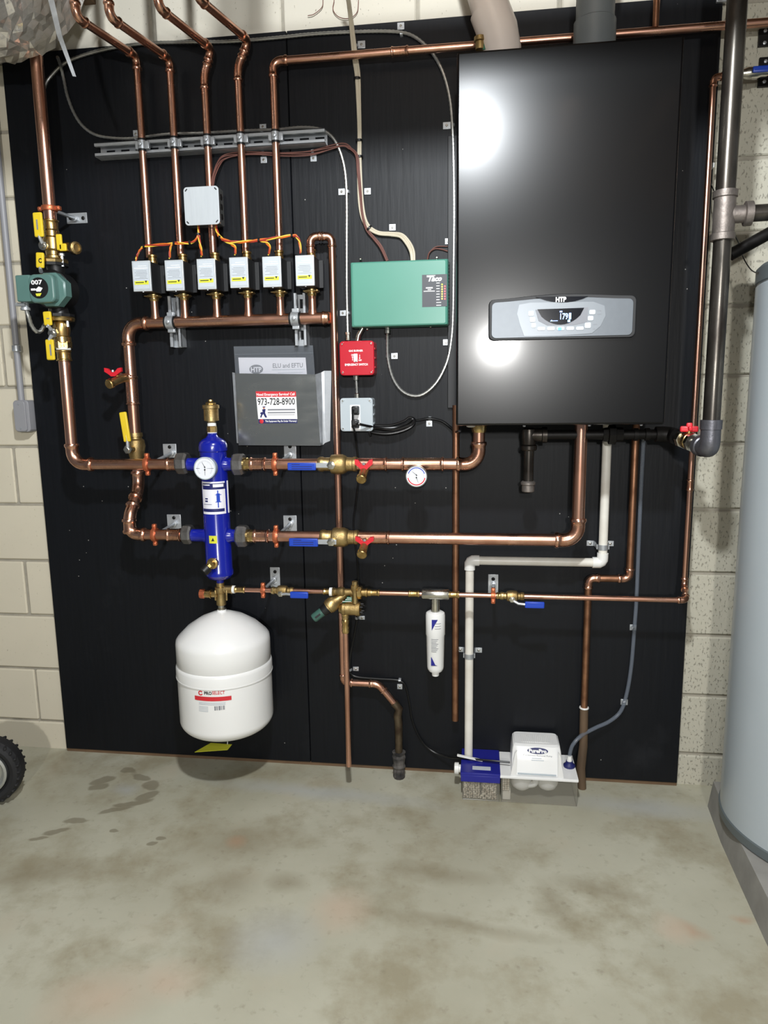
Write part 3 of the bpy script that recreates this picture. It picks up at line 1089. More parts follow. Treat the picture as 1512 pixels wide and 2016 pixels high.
# air vent on top
av = thing('air_vent', 'brass automatic air vent cap standing on top of the blue separator', 'air vent', (sx, -DS, zrow(418, 852)))
def vrow(rows):
    return [(zrow(x, y), hw * ms) for x, y, hw in rows]
part('tape', G().lathe((sx, -DS, 0), Z_, vrow([(418, 857, 9), (418, 851, 9.2)]), 18), TAPE, av)
part('hex', G().lathe((sx, -DS, 0), Z_, vrow([(418, 851, 8.5), (418, 850, 9.5), (418, 840, 9.5), (418, 838.5, 8)]), 6), BRASS, av, smooth=20)
part('tape', G().lathe((sx, -DS, 0), Z_, vrow([(418, 838.5, 8.4), (418, 833, 8.4), (418, 831, 5)]), 18), TAPE, av)
part('body', G().lathe((sx, -DS, 0), Z_, vrow([(418, 832, 6), (418, 829.5, 10), (418, 828, 14), (417.5, 805, 14), (417.5, 804, 16), (417.5, 798, 16), (417.5, 796.5, 14)]), 28), BRASSD, av)
part('cap', G().lathe((sx, -DS, 0), Z_, vrow([(417.5, 797, 10), (417.5, 793, 10.5), (417.5, 791, 7), (417.5, 790, 5), (417.5, 787, 4.4), (417.5, 785.5, 2)]), 8), BRASS, av)
# gauges
def gauge(px, py, hw, d, label, arc, needle1, needle2, depth=.022):
    c = at(px, py, d)
    r = hw * mpp(c)
    t = thing('pressure_gauge', label, 'gauge', c)
    part('case', G().lathe(c, OUT, [(-depth, r * .9), (-depth * .8, r * .97), (0, r * .97), (.001, r), (.004, r), (.0055, r * .93), (.003, r * .90)], 36), CHROME if arc else GREYP, t)
    face = part('dial', G().lathe(c, OUT, [(0.0005, r * .91), (.0035, r * .91)], 32), GAUGEF, t)
    y0 = .0037
    def needle(ang, L, g):
        u = Vector((math.sin(ang), 0, math.cos(ang)))
        w = Vector((u.z, 0, -u.x))
        o = c + OUT * y0
        return g.prism([(-.0008, -.1 * r), (.0008, -.1 * r), (.0003, L * r), (-.0003, L * r)], o + needle.off, w, u, OUT, .0006)
    g = G()
    needle.off = Z_ * r * .12
    needle(needle1, .5, g)
    g.lathe(c + OUT * y0 + Z_ * r * .12, OUT, [(0, r * .06), (.001, r * .06)], 10)
    needle.off = -Z_ * r * .12
    needle(needle2, .5, g)
    g.lathe(c + OUT * y0 - Z_ * r * .12, OUT, [(0, r * .07), (.001, r * .07)], 10)
    part('needle', g, BLACKT, t)
    def arcband(a0, a1, r0, r1, g):
        n = 16
        ring = []
        b = len(g.v)
        for i in range(n + 1):
            a = R_(a0 + (a1 - a0) * i / n)
            for q in (r0, r1):
                g.v.append(c + OUT * (y0 + .0002) + Vector((math.sin(a) * q * r, 0, math.cos(a) * q * r)))
        for i in range(n):
            g.f.append((b + 2 * i, b + 2 * i + 1, b + 2 * i + 3, b + 2 * i + 2))
        return g
    if arc:
        part('red_scale', arcband(100, 260, .74, .84, G()), REDS, t, smooth=0)
        part('blue_scale', arcband(-72, 72, .74, .82, G()), BLUEH, t, smooth=0)
    g = G()
    for k in range(25):
        a = -130 + k * 10.8
        arcband(a - .9, a + .9, .60, .70, g)
    part('tick_marks', g, GREYT, t, smooth=0)
    if not arc:
        g = arcband(88, 92, .15, .8, G())
        arcband(-92, -88, .45, .8, g)
        part('divider', g, GREYT, t, smooth=0)
    return t
gauge(404, 922, 22.5, DS + .056, 'plain white round gauge on the front of the blue separator', False, R_(-28), R_(180))
gauge(820, 937.5, 21.5, DS + .045, 'round gauge with a red scale on the upper copper supply pipe', True, R_(-50), R_(160))

# drain at separator base
c = at(420, 1108, DS + .045)
dv = thing('drain_cock', 'brass drain cock with a black cap low on the blue separator', 'valve', c)
part('body', G().lathe(Vector((sx, -DS, c.z)), Vector((-.02, -1, 0)), [(.036, .014), (.05, .0175), (.056, .0175), (.058, .011), (.07, .011)], 18), BRASS, dv)
ax = Vector((-.6, -.5, -.62)).normalized()
part('spout', G().lathe(c + Vector((0, -.012, 0)), ax, [(0, .012), (.016, .012), (.018, .009)], 8), BRASS, dv)
part('cap', G().lathe(c + Vector((0, -.012, 0)) + ax * .015, ax, [(0, .0135), (.002, .015), (.02, .015), (.022, .012)], 16), BLACKP, dv)

# supply pipe run left of separator: pump riser bottom -> union
px_ = (at(124, 712, DS).x + at(145, 885, DS).x) / 2
rise = thing('supply_pipe', 'copper pipe from the green pump down and across to the blue separator', 'pipe', (px_, -DS, zsup))
zpb = at(124, 705, DS).z
uxl = at(350, 912, DS).x
run(rise, [Vector((px_, -DS, zpb)), Vector((px_, -DS, SUPZ)), Vector((uxl + .012, -DS, SUPZ))], r114, T=0.04, sock=0.026)
collar(rise, (uxl - .012, -DS, SUPZ), X_, r114, 0.044)
union(350, 371, 912, 22, 'hexagonal union nut at the upper left port of the blue separator')
union(460, 481, 914, 22, 'hexagonal union nut at the upper right port of the blue separator')
union(361, 379, 1052, 19.5, 'hexagonal union nut at the lower left port of the blue separator')
union(467, 488, 1055, 22, 'hexagonal union nut at the lower right port of the blue separator')
# upper run to boiler
ua = at(480, 914, DS).x
exs = (at(944, 855, DS).x + at(942, 900, DS).x) / 2
sup = thing('supply_pipe', 'upper horizontal copper pipe from the blue separator to the boiler underside', 'pipe', (ua, -DS, SUPZ))
vL, vR_ = at(632, 915, DS).x, at(700, 917, DS).x
part('collar', G().lathe((ua, -DS, SUPZ), X_, [(0, .021), (.012, .021), (.014, .0195), (.022, .0195)], 20), BRASS, sup)
part('pipe', G().tube([(ua + .02, -DS, SUPZ), (vL + .02, -DS, SUPZ)], r114, 20), COPPER, sup)
collar(sup, (ua + .046, -DS, SUPZ), X_, r114, 0.05)
tx = at(722, 917, DS).x
run(sup, [Vector((vR_ - .02, -DS, SUPZ)), Vector((exs, -DS, SUPZ)), Vector((exs, -DS, bz0 + .03))], r114, T=0.04, sock=0.026)
collar(sup, (tx + .01, -DS, SUPZ), X_, r114, 0.105, name='tee')
gx = at(832, 919, DS).x
collar(sup, (gx, -DS, SUPZ), X_, r114, 0.125, name='tee')
g = G().lathe((at(822, 935, DS).x, -DS, at(820, 937, DS + .03).z + .012), OUT, [(0.0, .012), (.03, .012)], 14)
part('gauge_well', g, COPPERF, sup)
part('boiler_fitting', G().lathe((exs, -DS, bz0 - .028), Z_, [(0, .02), (.008, .022), (.03, .022), (.04, .02)], 18), BRASS, sup)
c = at(927, 850, .19)
part('plug', G().lathe((c.x, -.19, bz0 + .002), Z_ * -1, [(0, .013), (.012, .013), (.014, .008)], 14), PVCF, sup)
# lower run
la = at(487, 1055, DS).x
exr = (at(1138, 1000, DS).x + at(1144, 880, DS).x) / 2
ret = thing('return_pipe', 'lower horizontal copper pipe from the blue separator up into the boiler', 'pipe', (la, -DS, zr))
zr2 = at(1000, 1069, DS).z
part('collar', G().lathe((la, -DS, zr), X_, [(0, .021), (.012, .021), (.014, .0195), (.022, .0195)], 20), BRASS, ret)
part('pipe', G().tube([(la + .02, -DS, zr), (vL + .02, -DS, zr)], r114, 20), COPPER, ret)
collar(ret, (la + .046, -DS, zr), X_, r114, 0.05)
run(ret, [Vector((vR_ - .02, -DS, zr)), Vector((exr, -DS, zr)), Vector((exr, -DS, bz0 + .03))], r114 * 1.04, T=0.04, sock=0.026)
collar(ret, (tx + .012, -DS, zr), X_, r114, 0.11, name='tee')

def ball_valve(x0, x1, z, d, r, label, group=None, handle=None):
    """brass ball valve lying along X"""
    L = x1 - x0
    t = thing('ball_valve', label, 'valve', (x0, -d, z), group)
    prof = [(0, r * 1.15), (L * .04, r * 1.3), (L * .12, r * 1.3), (L * .15, r * 1.18), (L * .3, r * 1.2), (L * .34, r * 1.62), (L * .42, r * 1.72), (L * .62, r * 1.72), (L * .70, r * 1.5), (L * .74, r * 1.25), (L * .88, r * 1.18), (L * .9, r * 1.3), (L * .97, r * 1.3), (L, r * 1.15)]
    part('body', G().lathe((x0, -d, z), X_, prof, 22), BRASSD, t)
    return t
for z_, nm, hp, yy in ((SUPZ, 'upper', (566, 911, 622, 926), 916), (zr, 'lower', (569, 1060, 626, 1076), 1067)):
    t = ball_valve(vL - .008, vR_ + .006, z_, DS, r114, 'brass ball valve with blue lever on the %s horizontal copper pipe' % nm, 'large ball valves right of the separator')
    sxv = at(652, yy, DS + .045)
    part('stem', G().lathe((sxv.x, -DS, sxv.z), OUT, [(.02, .011), (.036, .011), (.037, .008), (.044, .008)], 12), BRASS, t)
    part('nut', G().lathe((sxv.x, -DS - .043, sxv.z), OUT, [(0, .013), (.006, .013), (.007, .006), (.012, .006)], 6), NICKEL, t)
    c0, w, h = rect(*hp, DS + .048)
    g = G().box((c0.x + w * .75, -DS - .046, sxv.z), (w * .75, .003, .015), .001)
    lev = part('lever', g, STEEL, t)
    gr = part('grip', G().box((c0.x, -DS - .047, c0.z), (w, .008, h), .003), BLUEH, lev, 'blue vinyl lever grip')
    g = G()
    for i in range(3):
        ww = [16, 40, 40][i]
        plate(hp[0] + 8, hp[1] + 3 + i * 4, hp[0] + 8 + ww, hp[1] + 4.2 + i * 4, DS + .0512, .0003, g=g)
    part('embossing', g, NAVY, lev)

def drain_valve(px, py, d, label, handle, spout, ax=None, group='small drain valves with red butterfly handles'):
    """boiler drain with a red butterfly handle; handle = bounding px, spout = (px,py)"""
    c = at(px, py, d)
    t = thing('drain_valve', label, 'valve', c, group)
    s = at(*spout, d + .045)
    src = c + Vector((0, .045, 0))
    part('body', G().tube([c + Vector((0, .05, 0)), c + Vector((0, .01, 0)), c + (s - c) * .35, s], [.011, .0115, .0125, .0125], 16), BRASSD, t)
    dirn = (s - c).normalized()
    part('spout', G().lathe(s - dirn * .004, dirn, [(0, .0125), (.002, .0155), (.012, .0155), (.014, .0135), (.0142, .008)], 16), BRASS, t)
    x0, y0, x1, y1 = handle
    hc, w, h = rect(x0, y0, x1, y1, d + .018)
    poly = [(-.5, .5), (-.30, .42), (-.10, .0), (.10, .0), (.30, .42), (.5, .5), (.5, .05), (.30, -.20), (.12, -.5), (-.12, -.5), (-.30, -.20), (-.5, .05)]
    g = G().prism([(x * w, y * h) for x, y in poly], hc + Vector((0, .005, 0)), X_, Z_, OUT, .010, 0)
    part('handle', g, REDH, t, 'red butterfly handle')
    part('stem', G().tube([hc + Z_ * (-h * .2), c], [.005, .008], 10), BRASS, t)
    part('screw', G().lathe(hc + Z_ * (h * .0) + OUT * .004, Z_, [(0, .004), (.006, .004), (.007, .002)], 8), STEEL, t)
    return t
drain_valve(719, 921, DS + .03, 'brass drain with red butterfly handle on the upper horizontal pipe', (699, 904, 734, 926), (712, 941))
drain_valve(719, 1067, DS + .03, 'brass drain with red butterfly handle on the lower horizontal pipe', (700, 1056, 736, 1074), (713, 1089))
for zz in (SUPZ, zr):
    pass
drain_valve(240, 745, DM + .045, 'brass drain with red butterfly handle left of the manifold drop pipe', (207, 724, 240, 741), (218, 755))

# yellow handled valve in the drop pipe
zv0, zv1 = at(272, 905, DM).z, at(270, 852, DM).z
t = thing('ball_valve', 'brass ball valve with long upright yellow lever beside the blue separator', 'valve', (vx0, -DM, zv0))
L = zv1 - zv0
part('body', G().lathe((vx0, -DM, zv0), Z_, [(0, r114 * 1.2), (L * .1, r114 * 1.3), (L * .3, r114 * 1.5), (L * .5, r114 * 1.7), (L * .72, r114 * 1.55), (L * .78, r114 * 1.2), (L * .84, r114 * 1.18), (L * .86, r114 * 1.34), (L, r114 * 1.3)], 22), BRASSD, t)
hub = at(252, 885, DM + .055)
part('stem', G().tube([Vector((vx0, -DM, hub.z)), hub], [.012, .010], 12), BRASSD, t)
part('nut', G().lathe(hub, (hub - Vector((vx0, -DM, hub.z))).normalized(), [(-.006, .014), (.004, .014), (.005, .007), (.010, .007)], 6), NICKEL, t)
a, b = at(242, 813, DM + .06), at(251, 868, DM + .06)
ux = (b - a).normalized()
mtx = Matrix((Vector((ux.z, 0, -ux.x)) * -1, Vector((0, 1, 0)), -ux)).transposed()
lev = part('lever', G().tube([hub, b, (a + b) / 2], [.006, .005, .004], 8), STEEL, t)
part('grip', G().box((a + b) / 2, (.024, .009, (b - a).length + .006), .004, M=mtx), YEL, lev, 'long yellow vinyl lever grip')

# ================================================================== pump assembly (left)
prx = (at(94, 400, DS).x + at(82, 200, DS).x) / 2
t = thing('riser_pipe', 'thick copper riser above the green pump disappearing behind the foil duct', 'pipe', (prx, -DS, at(97, 440, DS).z))
zc = at(97, 445, DS).z
part('pipe', G().tube([(prx, -DS, zc), (prx, -DS, 2.62)], r114 * 1.03, 20), COPPER, t)
def yellow_lever(parent, pts_px, d, wpx, hub, hubcol=NICKEL, label=None, name='lever'):
    a, b = at(*pts_px[0], d), at(*pts_px[1], d)
    u = (b - a).normalized()
    mtx = Matrix((Vector((-u.z, 0, u.x)), Vector((0, 1, 0)), u)).transposed()
    h = at(*hub, d - .012)
    near = a if (a - h).length < (b - h).length else b
    lv = part(name, G().tube([h, near, (a + b) / 2], [.006, .005, .004], 8), STEEL, parent)
    part('grip', G().box((a + b) / 2, (wpx * mpp(a), .009, (b - a).length), .0045, M=mtx), YEL, lv, label)
    return lv
def flange_valve(rows, fl_px, label):
    t = thing('flange_valve', label, 'valve', at(rows[0][0], rows[0][1], DS))
    z = lambda y: at(100, y, DS).z
    x = prx
    prof = [(z(yy), hw) for yy, hw in rows]
    part('body', G().lathe((x, -DS, 0), Z_, prof, 22), BRASS, t)
    return t
z = lambda y, x=105: at(x, y, DS).z
xv = (at(97, 450, DS).x + at(103, 510, DS).x) / 2
xv = prx
t = thing('flange_valve', 'brass isolation valve with yellow levers and side drain above the green pump', 'valve', (xv, -DS, z(517)))
part('body', G().lathe((xv, -DS, 0), Z_, [(z(512), .026), (z(505), .026), (z(503), .022), (z(496), .022), (z(492), .0265), (z(470), .0265), (z(466), .022), (z(458), .022)], 22), BRASS, t)
collar(t, (xv, -DS, z(446)), Z_, r114 * 1.03, .038, BRASS, 'press_collar')
part('flange', G().lathe((xv, -DS, 0), Z_, [(z(519), .040), (z(514), .041), (z(511), .038)], 10), BRASS, t)
part('hub', G().lathe(at(84, 483, DS + .03), OUT, [(-.045, .012), (-.01, .014), (0, .014), (.001, .009), (.008, .009), (.009, .004)], 14), NICKEL, t)
yellow_lever(t, ((73.5, 418), (78, 467)), DS + .045, 19.5, (84, 480), label='large yellow lever grip')
g = G()
plate(71.5, 432, 74.5, 452, DS + .0502, .0003, g=g)
part('lever_print', g, GREYT, t)
yellow_lever(t, ((79, 497), (79.5, 528)), DS + .045, 17, (81, 535), label='short yellow lever grip')
text('C', 75.5, 508, 82, 518, DS + .0502, BLACKT, t, bold=.04)
part('drain_body', G().tube([(xv, -DS, z(487)), at(128, 487, DS), at(142, 487, DS + .005)], [.016, .014, .0145], 16), BRASS, t)
cc = at(151, 488, DS + .004)
part('drain_cap', G().lathe(cc + Vector((-.016, .004, 0)), Vector((1, -.5, -.05)), [(0, .015), (.006, .0185), (.02, .0185), (.023, .012), (.018, .010)], 12), BRASSD, t)
part('cap_gasket', G().lathe(cc + Vector((-.012, .003, 0)), Vector((1, -.5, -.05)), [(0, .0195), (.010, .0195)], 16), BLACKP, t)
a = at(117, 477, DS + .03)
g = G().box((a.x, -DS - .03, a.z), (.018, .008, .046), .003).box((at(124, 487, DS + .03).x, -DS - .03, at(124, 487, DS + .03).z), (.024, .008, .022), .004)
part('drain_lever', g, YEL, t)
# lower isolation valve
t = thing('flange_valve', 'brass isolation valve with two yellow levers below the green pump', 'valve', (px_, -DS, z(712)))
xl = px_
part('body', G().lathe((xl, -DS, 0), Z_, [(z(684, 120), .023), (z(676, 120), .023), (z(675, 120), .0255), (z(664, 120), .0255), (z(662, 120), .022), (z(650, 120), .0255), (z(640, 120), .025), (z(634, 120), .022)], 22), BRASS, t)
part('hex', G().lathe((xl, -DS, 0), Z_, [(z(686, 120), .0255), (z(673, 120), .0265)], 6), BRASS, t, smooth=20)
part('tape', G().lathe((xl, -DS, 0), Z_, [(z(689, 122), .0215), (z(685, 122), .0225)], 20), TAPE, t)
collar(t, (xl, -DS, (z(690, 122) + z(711, 123)) / 2), Z_, r114 * 1.06, z(689, 122) - z(711, 123), BRASS, 'press_collar')
part('flange', G().lathe((xl, -DS, 0), Z_, [(z(633, 120), .040), (z(628, 120), .042), (z(625, 120), .040)], 10), BRASS, t)
part('hub', G().lathe(at(103, 656, DS + .03), OUT, [(-.045, .012), (-.01, .0155), (0, .0155), (.001, .009), (.008, .009), (.009, .004)], 8), NICKEL, t)
yellow_lever(t, ((92.5, 613), (95.5, 641)), DS + .045, 17, (101, 650), label='short yellow lever grip')
yellow_lever(t, ((97.5, 668), (101, 709)), DS + .045, 17.5, (102, 660), label='long yellow lever grip')
g = G()
plate(98, 678, 101, 700, DS + .0502, .0003, g=g)
plate(91.5, 626, 97, 628, DS + .0502, .0003, g=g)
part('lever_print', g, GREYT, t)
# circulator
pd = DS + .085
pc = at(84, 568, pd)
pump = thing('circulator_pump', 'green circulator pump with a dark round nameplate on the left copper riser', 'pump', at(110, 600, DS))
zt, zb = z(519), z(625, 120)
part('volute', G().lathe((prx + .002, -DS, (zt + zb) / 2), OUT, [(-.045, .03), (-.03, .055), (.03, .058), (.036, .05)], 24).lathe((prx + .004, -DS, 0), Z_, [(zb, .030), (zb + .03, .024), (zt - .03, .024), (zt, .030)], 20), BLACKP, pump)
part('volute_flange', G().lathe((prx, -DS, zt - .009), Z_, [(0, .041), (.008, .041)], 10), BLACKP, pump)
part('volute_flange', G().lathe((px_, -DS, zb + .001), Z_, [(0, .041), (.008, .041)], 10), BLACKP, pump)
for bx, bz in ((.034, zt + .008), (-.034, zt + .008), (.034, zb - .010), (-.034, zb - .010)):
    part('bolt', G().lathe((prx + bx, -DS - .012, bz - .020), Z_, [(0, .0045), (.03, .0045), (.031, .008), (.038, .008)], 6), STEEL, pump)
c, w, h = rect(56, 539, 106, 596, pd)
poly = rrect(w, h, .017, 4)
mg = G().prism(poly, (c.x, -DS - .03, c.z), X_, Z_, OUT, pd - DS - .03, .006)
part('motor_housing', mg, GREENP, pump)
c2, w2, h2 = rect(52, 536, 116, 600, DS + .04)
part('motor_flange', G().lathe((c.x + .012, -DS - .026, c.z), OUT, [(0, .052), (.03, .052), (.034, .047)], 8, True, .39), GREENP, pump)
part('wiring_box', wbox(31, 541, 60, 594, pd - .05, pd - .004, .004), GREENP, pump)
part('nameplate', disc(76.5, 567, 20, pd + .0003, .0012, seg=28), BLACKP, pump)
text('007', 61, 551, 83, 560.5, pd + .0017, WHITE, pump, bold=.03)
g = plate(61, 568, 70, 572, pd + .0015, .0003)
polyplate([(70, 570), (76, 564), (84, 567), (80, 574), (72, 574)], pd + .0015, .0003, g=g)
part('nameplate_print', g, WHITE, pump)
part('nameplate_patch', polyplate([(70, 578), (82, 577), (79, 583), (72, 583)], pd + .0015, .0003), YELS, pump)
def cable(name, path, r, m, label, cat='cable', group=None, corr=True, seg=9, step=.006):
    P = resample(path, step if corr else step * 2)
    rr = [r * (1.0 if i % 2 else 0.84) for i in range(len(P))] if corr else [r] * len(P)
    return P, G().tube(P, rr, seg)
t = thing('flexible_whip', 'short flexible metal whip looping under the green pump', 'cable', at(50, 605, DS))
part('connector', G().lathe(at(49, 596, pd - .03), -Z_, [(0, .011), (.014, .011), (.015, .014), (.022, .014), (.023, .009)], 12).tube([at(32, 599.5, pd - .02), at(50, 600, pd - .02)], .006, 8), STEEL, t)
P, g = cable('', pxpath([(50, 605, pd - .03), (56, 622, pd - .03), (62, 640, pd - .04), (71, 652, pd - .05), (80, 652, pd - .07), (88, 640, DS + .01), (96, 628, DS - .03), (101, 600, DS - .07)], n=8), .0065, MC, '')
part('conduit', g, MC, t)

# ================================================================== hangers
def hanger(ring_px, plate_px, axis, rpipe, label, d=DS, dring=None, plate_rot=False, mring=COPRING, group='copper bell hangers'):
    x0, y0, x1, y1 = plate_px
    t = thing('pipe_hanger', label, 'hanger', at((x0 + x1) / 2, (y0 + y1) / 2, DB), group)
    part('plate', wbox(x0, y0, x1, y1, DB + .0003, DB + .004, .001), STEEL, t)
    for fx, fy in ((.5, .22), (.5, .8)) if not plate_rot else ((.2, .5), (.82, .5)):
        c = at(x0 + (x1 - x0) * fx, y0 + (y1 - y0) * fy, DB + .004)
        part('screw', G().lathe(c, OUT, [(0, .006), (.002, .006), (.004, .003)], 8), BLKIRON if fy < .3 or plate_rot else STEEL, t)
    return t
def ring_at(t, c, axis, r, rod0):
    c = Vector(c)
    axis = Vector(axis).normalized()
    ear = Z_ if abs(axis.z) < .5 else X_
    g = G().lathe(c - axis * .007, axis, [(0, r * 1.02), (0, r * 1.24), (.003, r * 1.3), (.011, r * 1.3), (.014, r * 1.24), (.014, r * 1.02)], 24)
    for s in (1, -1):
        e = c + ear * s * (r * 1.22 + .005)
        g.box(e, tuple((abs(ear[i]) * .018 + abs(axis[i]) * .013 + abs(OUT[i]) * .014) for i in range(3)), .003)
    rg_ = part('ring', g, COPRING, t, 'copper coloured split ring', smooth=30)
    for s in (1, -1):
        e = c + ear * s * (r * 1.22 + .007)
        part('bolt', G().lathe(e + OUT * .005, OUT, [(0, .005), (.004, .005), (.005, .003)], 8), COPRING, rg_)
    end = c - OUT * (r * 1.1) 
    part('rod', G().tube([Vector(rod0), Vector(rod0) + (end - Vector(rod0)) * .15, end], .0052, 10), STEEL, t)
    g = G().lathe(Vector(rod0), OUT, [(0, .009), (.012, .009), (.013, .006)], 10)
    part('rod_socket', g, STEEL, t)
for ring, plt, zz, lab, rod in (
        ((290, 912), (321, 874, 347, 901), SUPZ, 'hanger on the upper pipe left of the blue separator', (340, 891)),
        ((542, 914), (559, 872, 583, 905), SUPZ, 'hanger on the upper pipe below the sheet metal pocket', (572, 895)),
        ((305, 1052), (329, 1013, 356, 1041), zr, 'hanger on the lower pipe left of the blue separator', (345, 1030)),
        ((544, 1056), (558, 1015, 584, 1046), zr, 'hanger on the lower pipe right of the blue separator', (573, 1030))):
    t = hanger(None, plt, 'x', r114, lab)
    ring_at(t, (at(*ring, DS).x, -DS, zz), X_, r114, at(*rod, DB + .004))
t = hanger(None, (131, 419, 171, 440), 'z', r114, 'hanger on the riser above the green pump', plate_rot=True)
zh = at(96, 411, DS).z
ring_at(t, (prx, -DS, zh), Z_, r114 * 1.03, at(150, 431, DB + .004))

# ================================================================== strut channels
def strut(o, axis, side, L, label, slots=True):
    """U channel: axis = length direction, side = width direction, opening outwards; slots in the web"""
    o, axis, side = Vector(o), Vector(axis), Vector(side)
    t = thing('strut_channel', label, 'strut', o)
    W, H, T = .041, .041, .0028
    g = G()
    def bx(cs, ch, ws, hs, la=0, lb=L):
        c = o + axis * ((la + lb) / 2) + side * cs + OUT * ch
        g.box(c, tuple(abs(axis[i]) * (lb - la) + abs(side[i]) * ws + abs(OUT[i]) * hs for i in range(3)), .0004, seg=1)
    for s in (1, -1):
        bx(s * (W / 2 - T / 2), H / 2, T, H)
        bx(s * (W / 2 - .005), H - T / 2, .010, T)
        bx(s * (W / 2 - .0098), H - .006, T * .7, .010)
    # slotted web
    pitch, sl = .048, .028
    bx(W / 2 - .006, T / 2, .012, T)
    bx(-W / 2 + .006, T / 2, .012, T)
    x = 0.0
    while x < L - .001:
        e = min(L, x + pitch - sl)
        bx(0, T / 2, .018, T, x, e)
        x += pitch
    part('channel', g, STEEL, t, smooth=0)
    return t
sz = (at(190, 291, .055).z + at(640, 272, .055).z) / 2
sx0, sx1 = at(187, 291, .055).x, at(640, 274, .055).x
strut((sx0, -DB - .0005, sz), X_, Z_, sx1 - sx0, 'long horizontal slotted strut channel holding the five zone pipes')
for xa, ya, xb, yb, lab in ((341, 583, 348, 683, 'short upright slotted strut behind the manifold near its left end'), (590, 577, 593, 680, 'short upright slotted strut behind the manifold near its right end')):
    a, b = at(xa, ya, .055), at(xb, yb, .055)
    strut(((a.x + b.x) / 2, -DB - .0005, b.z), Z_, X_, a.z - b.z, lab)
def strut_clamp(c, axis, r, label):
    c, axis = Vector(c), Vector(axis)
    t = thing('strut_clamp', label, 'clamp', c, 'pipe clamps on the strut')
    part('band', G().lathe(c - axis * .012, axis, [(0, r * 1.02), (0, r * 1.2), (.024, r * 1.2), (.024, r * 1.02)], 20), STEEL, t, smooth=30)
    side = axis.cross(OUT)
    for s in (1, -1):
        e = c + side * s * (r * 1.45) + OUT * -.003
        part('shoulder', G().box(e, tuple(abs(axis[i]) * .022 + abs(side[i]) * .012 + abs(OUT[i]) * .012 for i in range(3)), .002), STEEL, t)
    part('bolt', G().lathe(c + OUT * (r * 1.15), OUT, [(0, .006), (.006, .006), (.007, .004)], 6), STEEL, t)
    part('cushion', G().lathe(c - axis * .018, axis, [(0, r * 1.01), (0, r * 1.12), (.036, r * 1.12), (.036, r * 1.01)], 20), BLACKP, t, smooth=30)
for x, n in zip(ZX, ('leftmost', 'second', 'third', 'fourth', 'fifth')):
    strut_clamp((x, -DZ, sz), Z_, r34, 'steel clamp holding the %s zone pipe from the left on the long strut' % n)
for xx, n in ((336, 'left'), (582, 'right')):
    strut_clamp((at(xx, 632, DM).x, -DM, zm), X_, r114, 'steel clamp holding the manifold on its %s upright strut' % n)

# ================================================================== zone valves
ORD = ('leftmost', 'second from the left', 'third from the left', 'fourth from the left', 'fifth from the left', 'rightmost')
boxes = [(278.5, 543.5), (343, 542), (406, 539.5), (470, 536.5), (535, 535), (600, 532.5)]
VF = .152
zvs = []
for i, (bx_, by_) in enumerate(boxes):
    x = vx[i]
    c = at(bx_, by_, VF)
    w, h = 37.5 * mpp(c), 58 * mpp(c)
    t = thing('zone_valve', 'silver zone valve box with yellow sticker, %s of the six' % ORD[i], 'zone valve', (x, -DM, zs_), 'zone valves on the manifold')
    zbot, ztop = c.z - h / 2, c.z + h / 2
    part('actuator', G().box((c.x, -(.072 + VF - .006) / 2, c.z), (w - .002, VF - .078, h - .002), .002), BLACKM, t)
    part('front_cover', G().box((c.x, -VF + .004, c.z), (w, .008, h), .0015), ALU, t)
    part('base_plate', G().box((c.x + .004, -.074, c.z), (w + .014, .010, h - .006), .001), BLACKM, t)
    # brass valve body and press collars
    z1 = zs_ - .004
    part('valve_body', G().lathe((x, -DM, 0), Z_, [(z1 - .004, r34 * 1.1), (z1 + .002, r34 * 1.32), (z1 + .010, r34 * 1.32), (z1 + .013, r34 * 1.15), (zbot - .012, r34 * 1.2), (zbot - .010, r34 * 1.9), (zbot - .002, r34 * 1.9), (zbot, r34 * 1.3), (ztop, r34 * 1.25)], 18), BRASS, t)
    part('mount_ears', G().box((x, -DM - .008, zbot - .007), (.046, .03, .003), .001), BRASSD, t)
    part('top_collar', G().lathe((x, -DM + .006, 0), Z_, [(ztop - .004, r34 * 1.35), (ztop + .012, r34 * 1.35), (ztop + .014, r34 * 1.15), (ztop + .022, r34 * 1.15), (ztop + .024, r34 * 1.36), (ztop + .029, r34 * 1.36), (ztop + .031, r34 * 1.1)], 18), BRASS, t)
    def q(fx, fy):
        return (c.x + (fx - .5) * w, c.z + (.5 - fy) * h)
    def pl(fx0, fy0, fx1, fy1, dd, g):
        xa, za = q(fx0, fy0)
        xb2, zb2 = q(fx1, fy1)
        return g.prism([(xa - c.x, zb2 - c.z), (xb2 - c.x, zb2 - c.z), (xb2 - c.x, za - c.z), (xa - c.x, za - c.z)], (c.x, -dd, c.z), X_, Z_, OUT, .0004)
    fac = part('face_label', pl(.08, .05, .92, .92, VF, G()), LITHTXT, t)
    g = G()
    pl(.34, .17, .82, .185, VF + .0005, g)
    pl(.12, .235, .86, .26, VF + .0005, g)
    part('label_heading', g, WHITE, fac)
    g = G()
    for k, (a, b) in enumerate(((.22, .8), (.14, .82), (.2, .84), (.16, .8), (.4, .78), (.14, .86))):
        pl(a, .33 + k * .05, b, .338 + k * .05, VF + .0005, g)
    part('label_print', g, GREYT, fac)
    stk = part('sticker', pl(.1, .66, .88, .78, VF + .0006, G()), YELS, t)
    g = pl(.16, .70, .62, .725, VF + .0011, G())
    xa, za = q(.74, .69)
    g.prism([(-.0035, .003), (.0035, .003), (0, -.004)], (xa, -VF - .0011, za), X_, Z_, OUT, .0003)
    part('sticker_mark', g, BLACKT, stk)
    part('screw', G().lathe((c.x, -VF + .006, zbot), -Z_, [(0, .003), (.002, .003)], 8), STEEL, t)
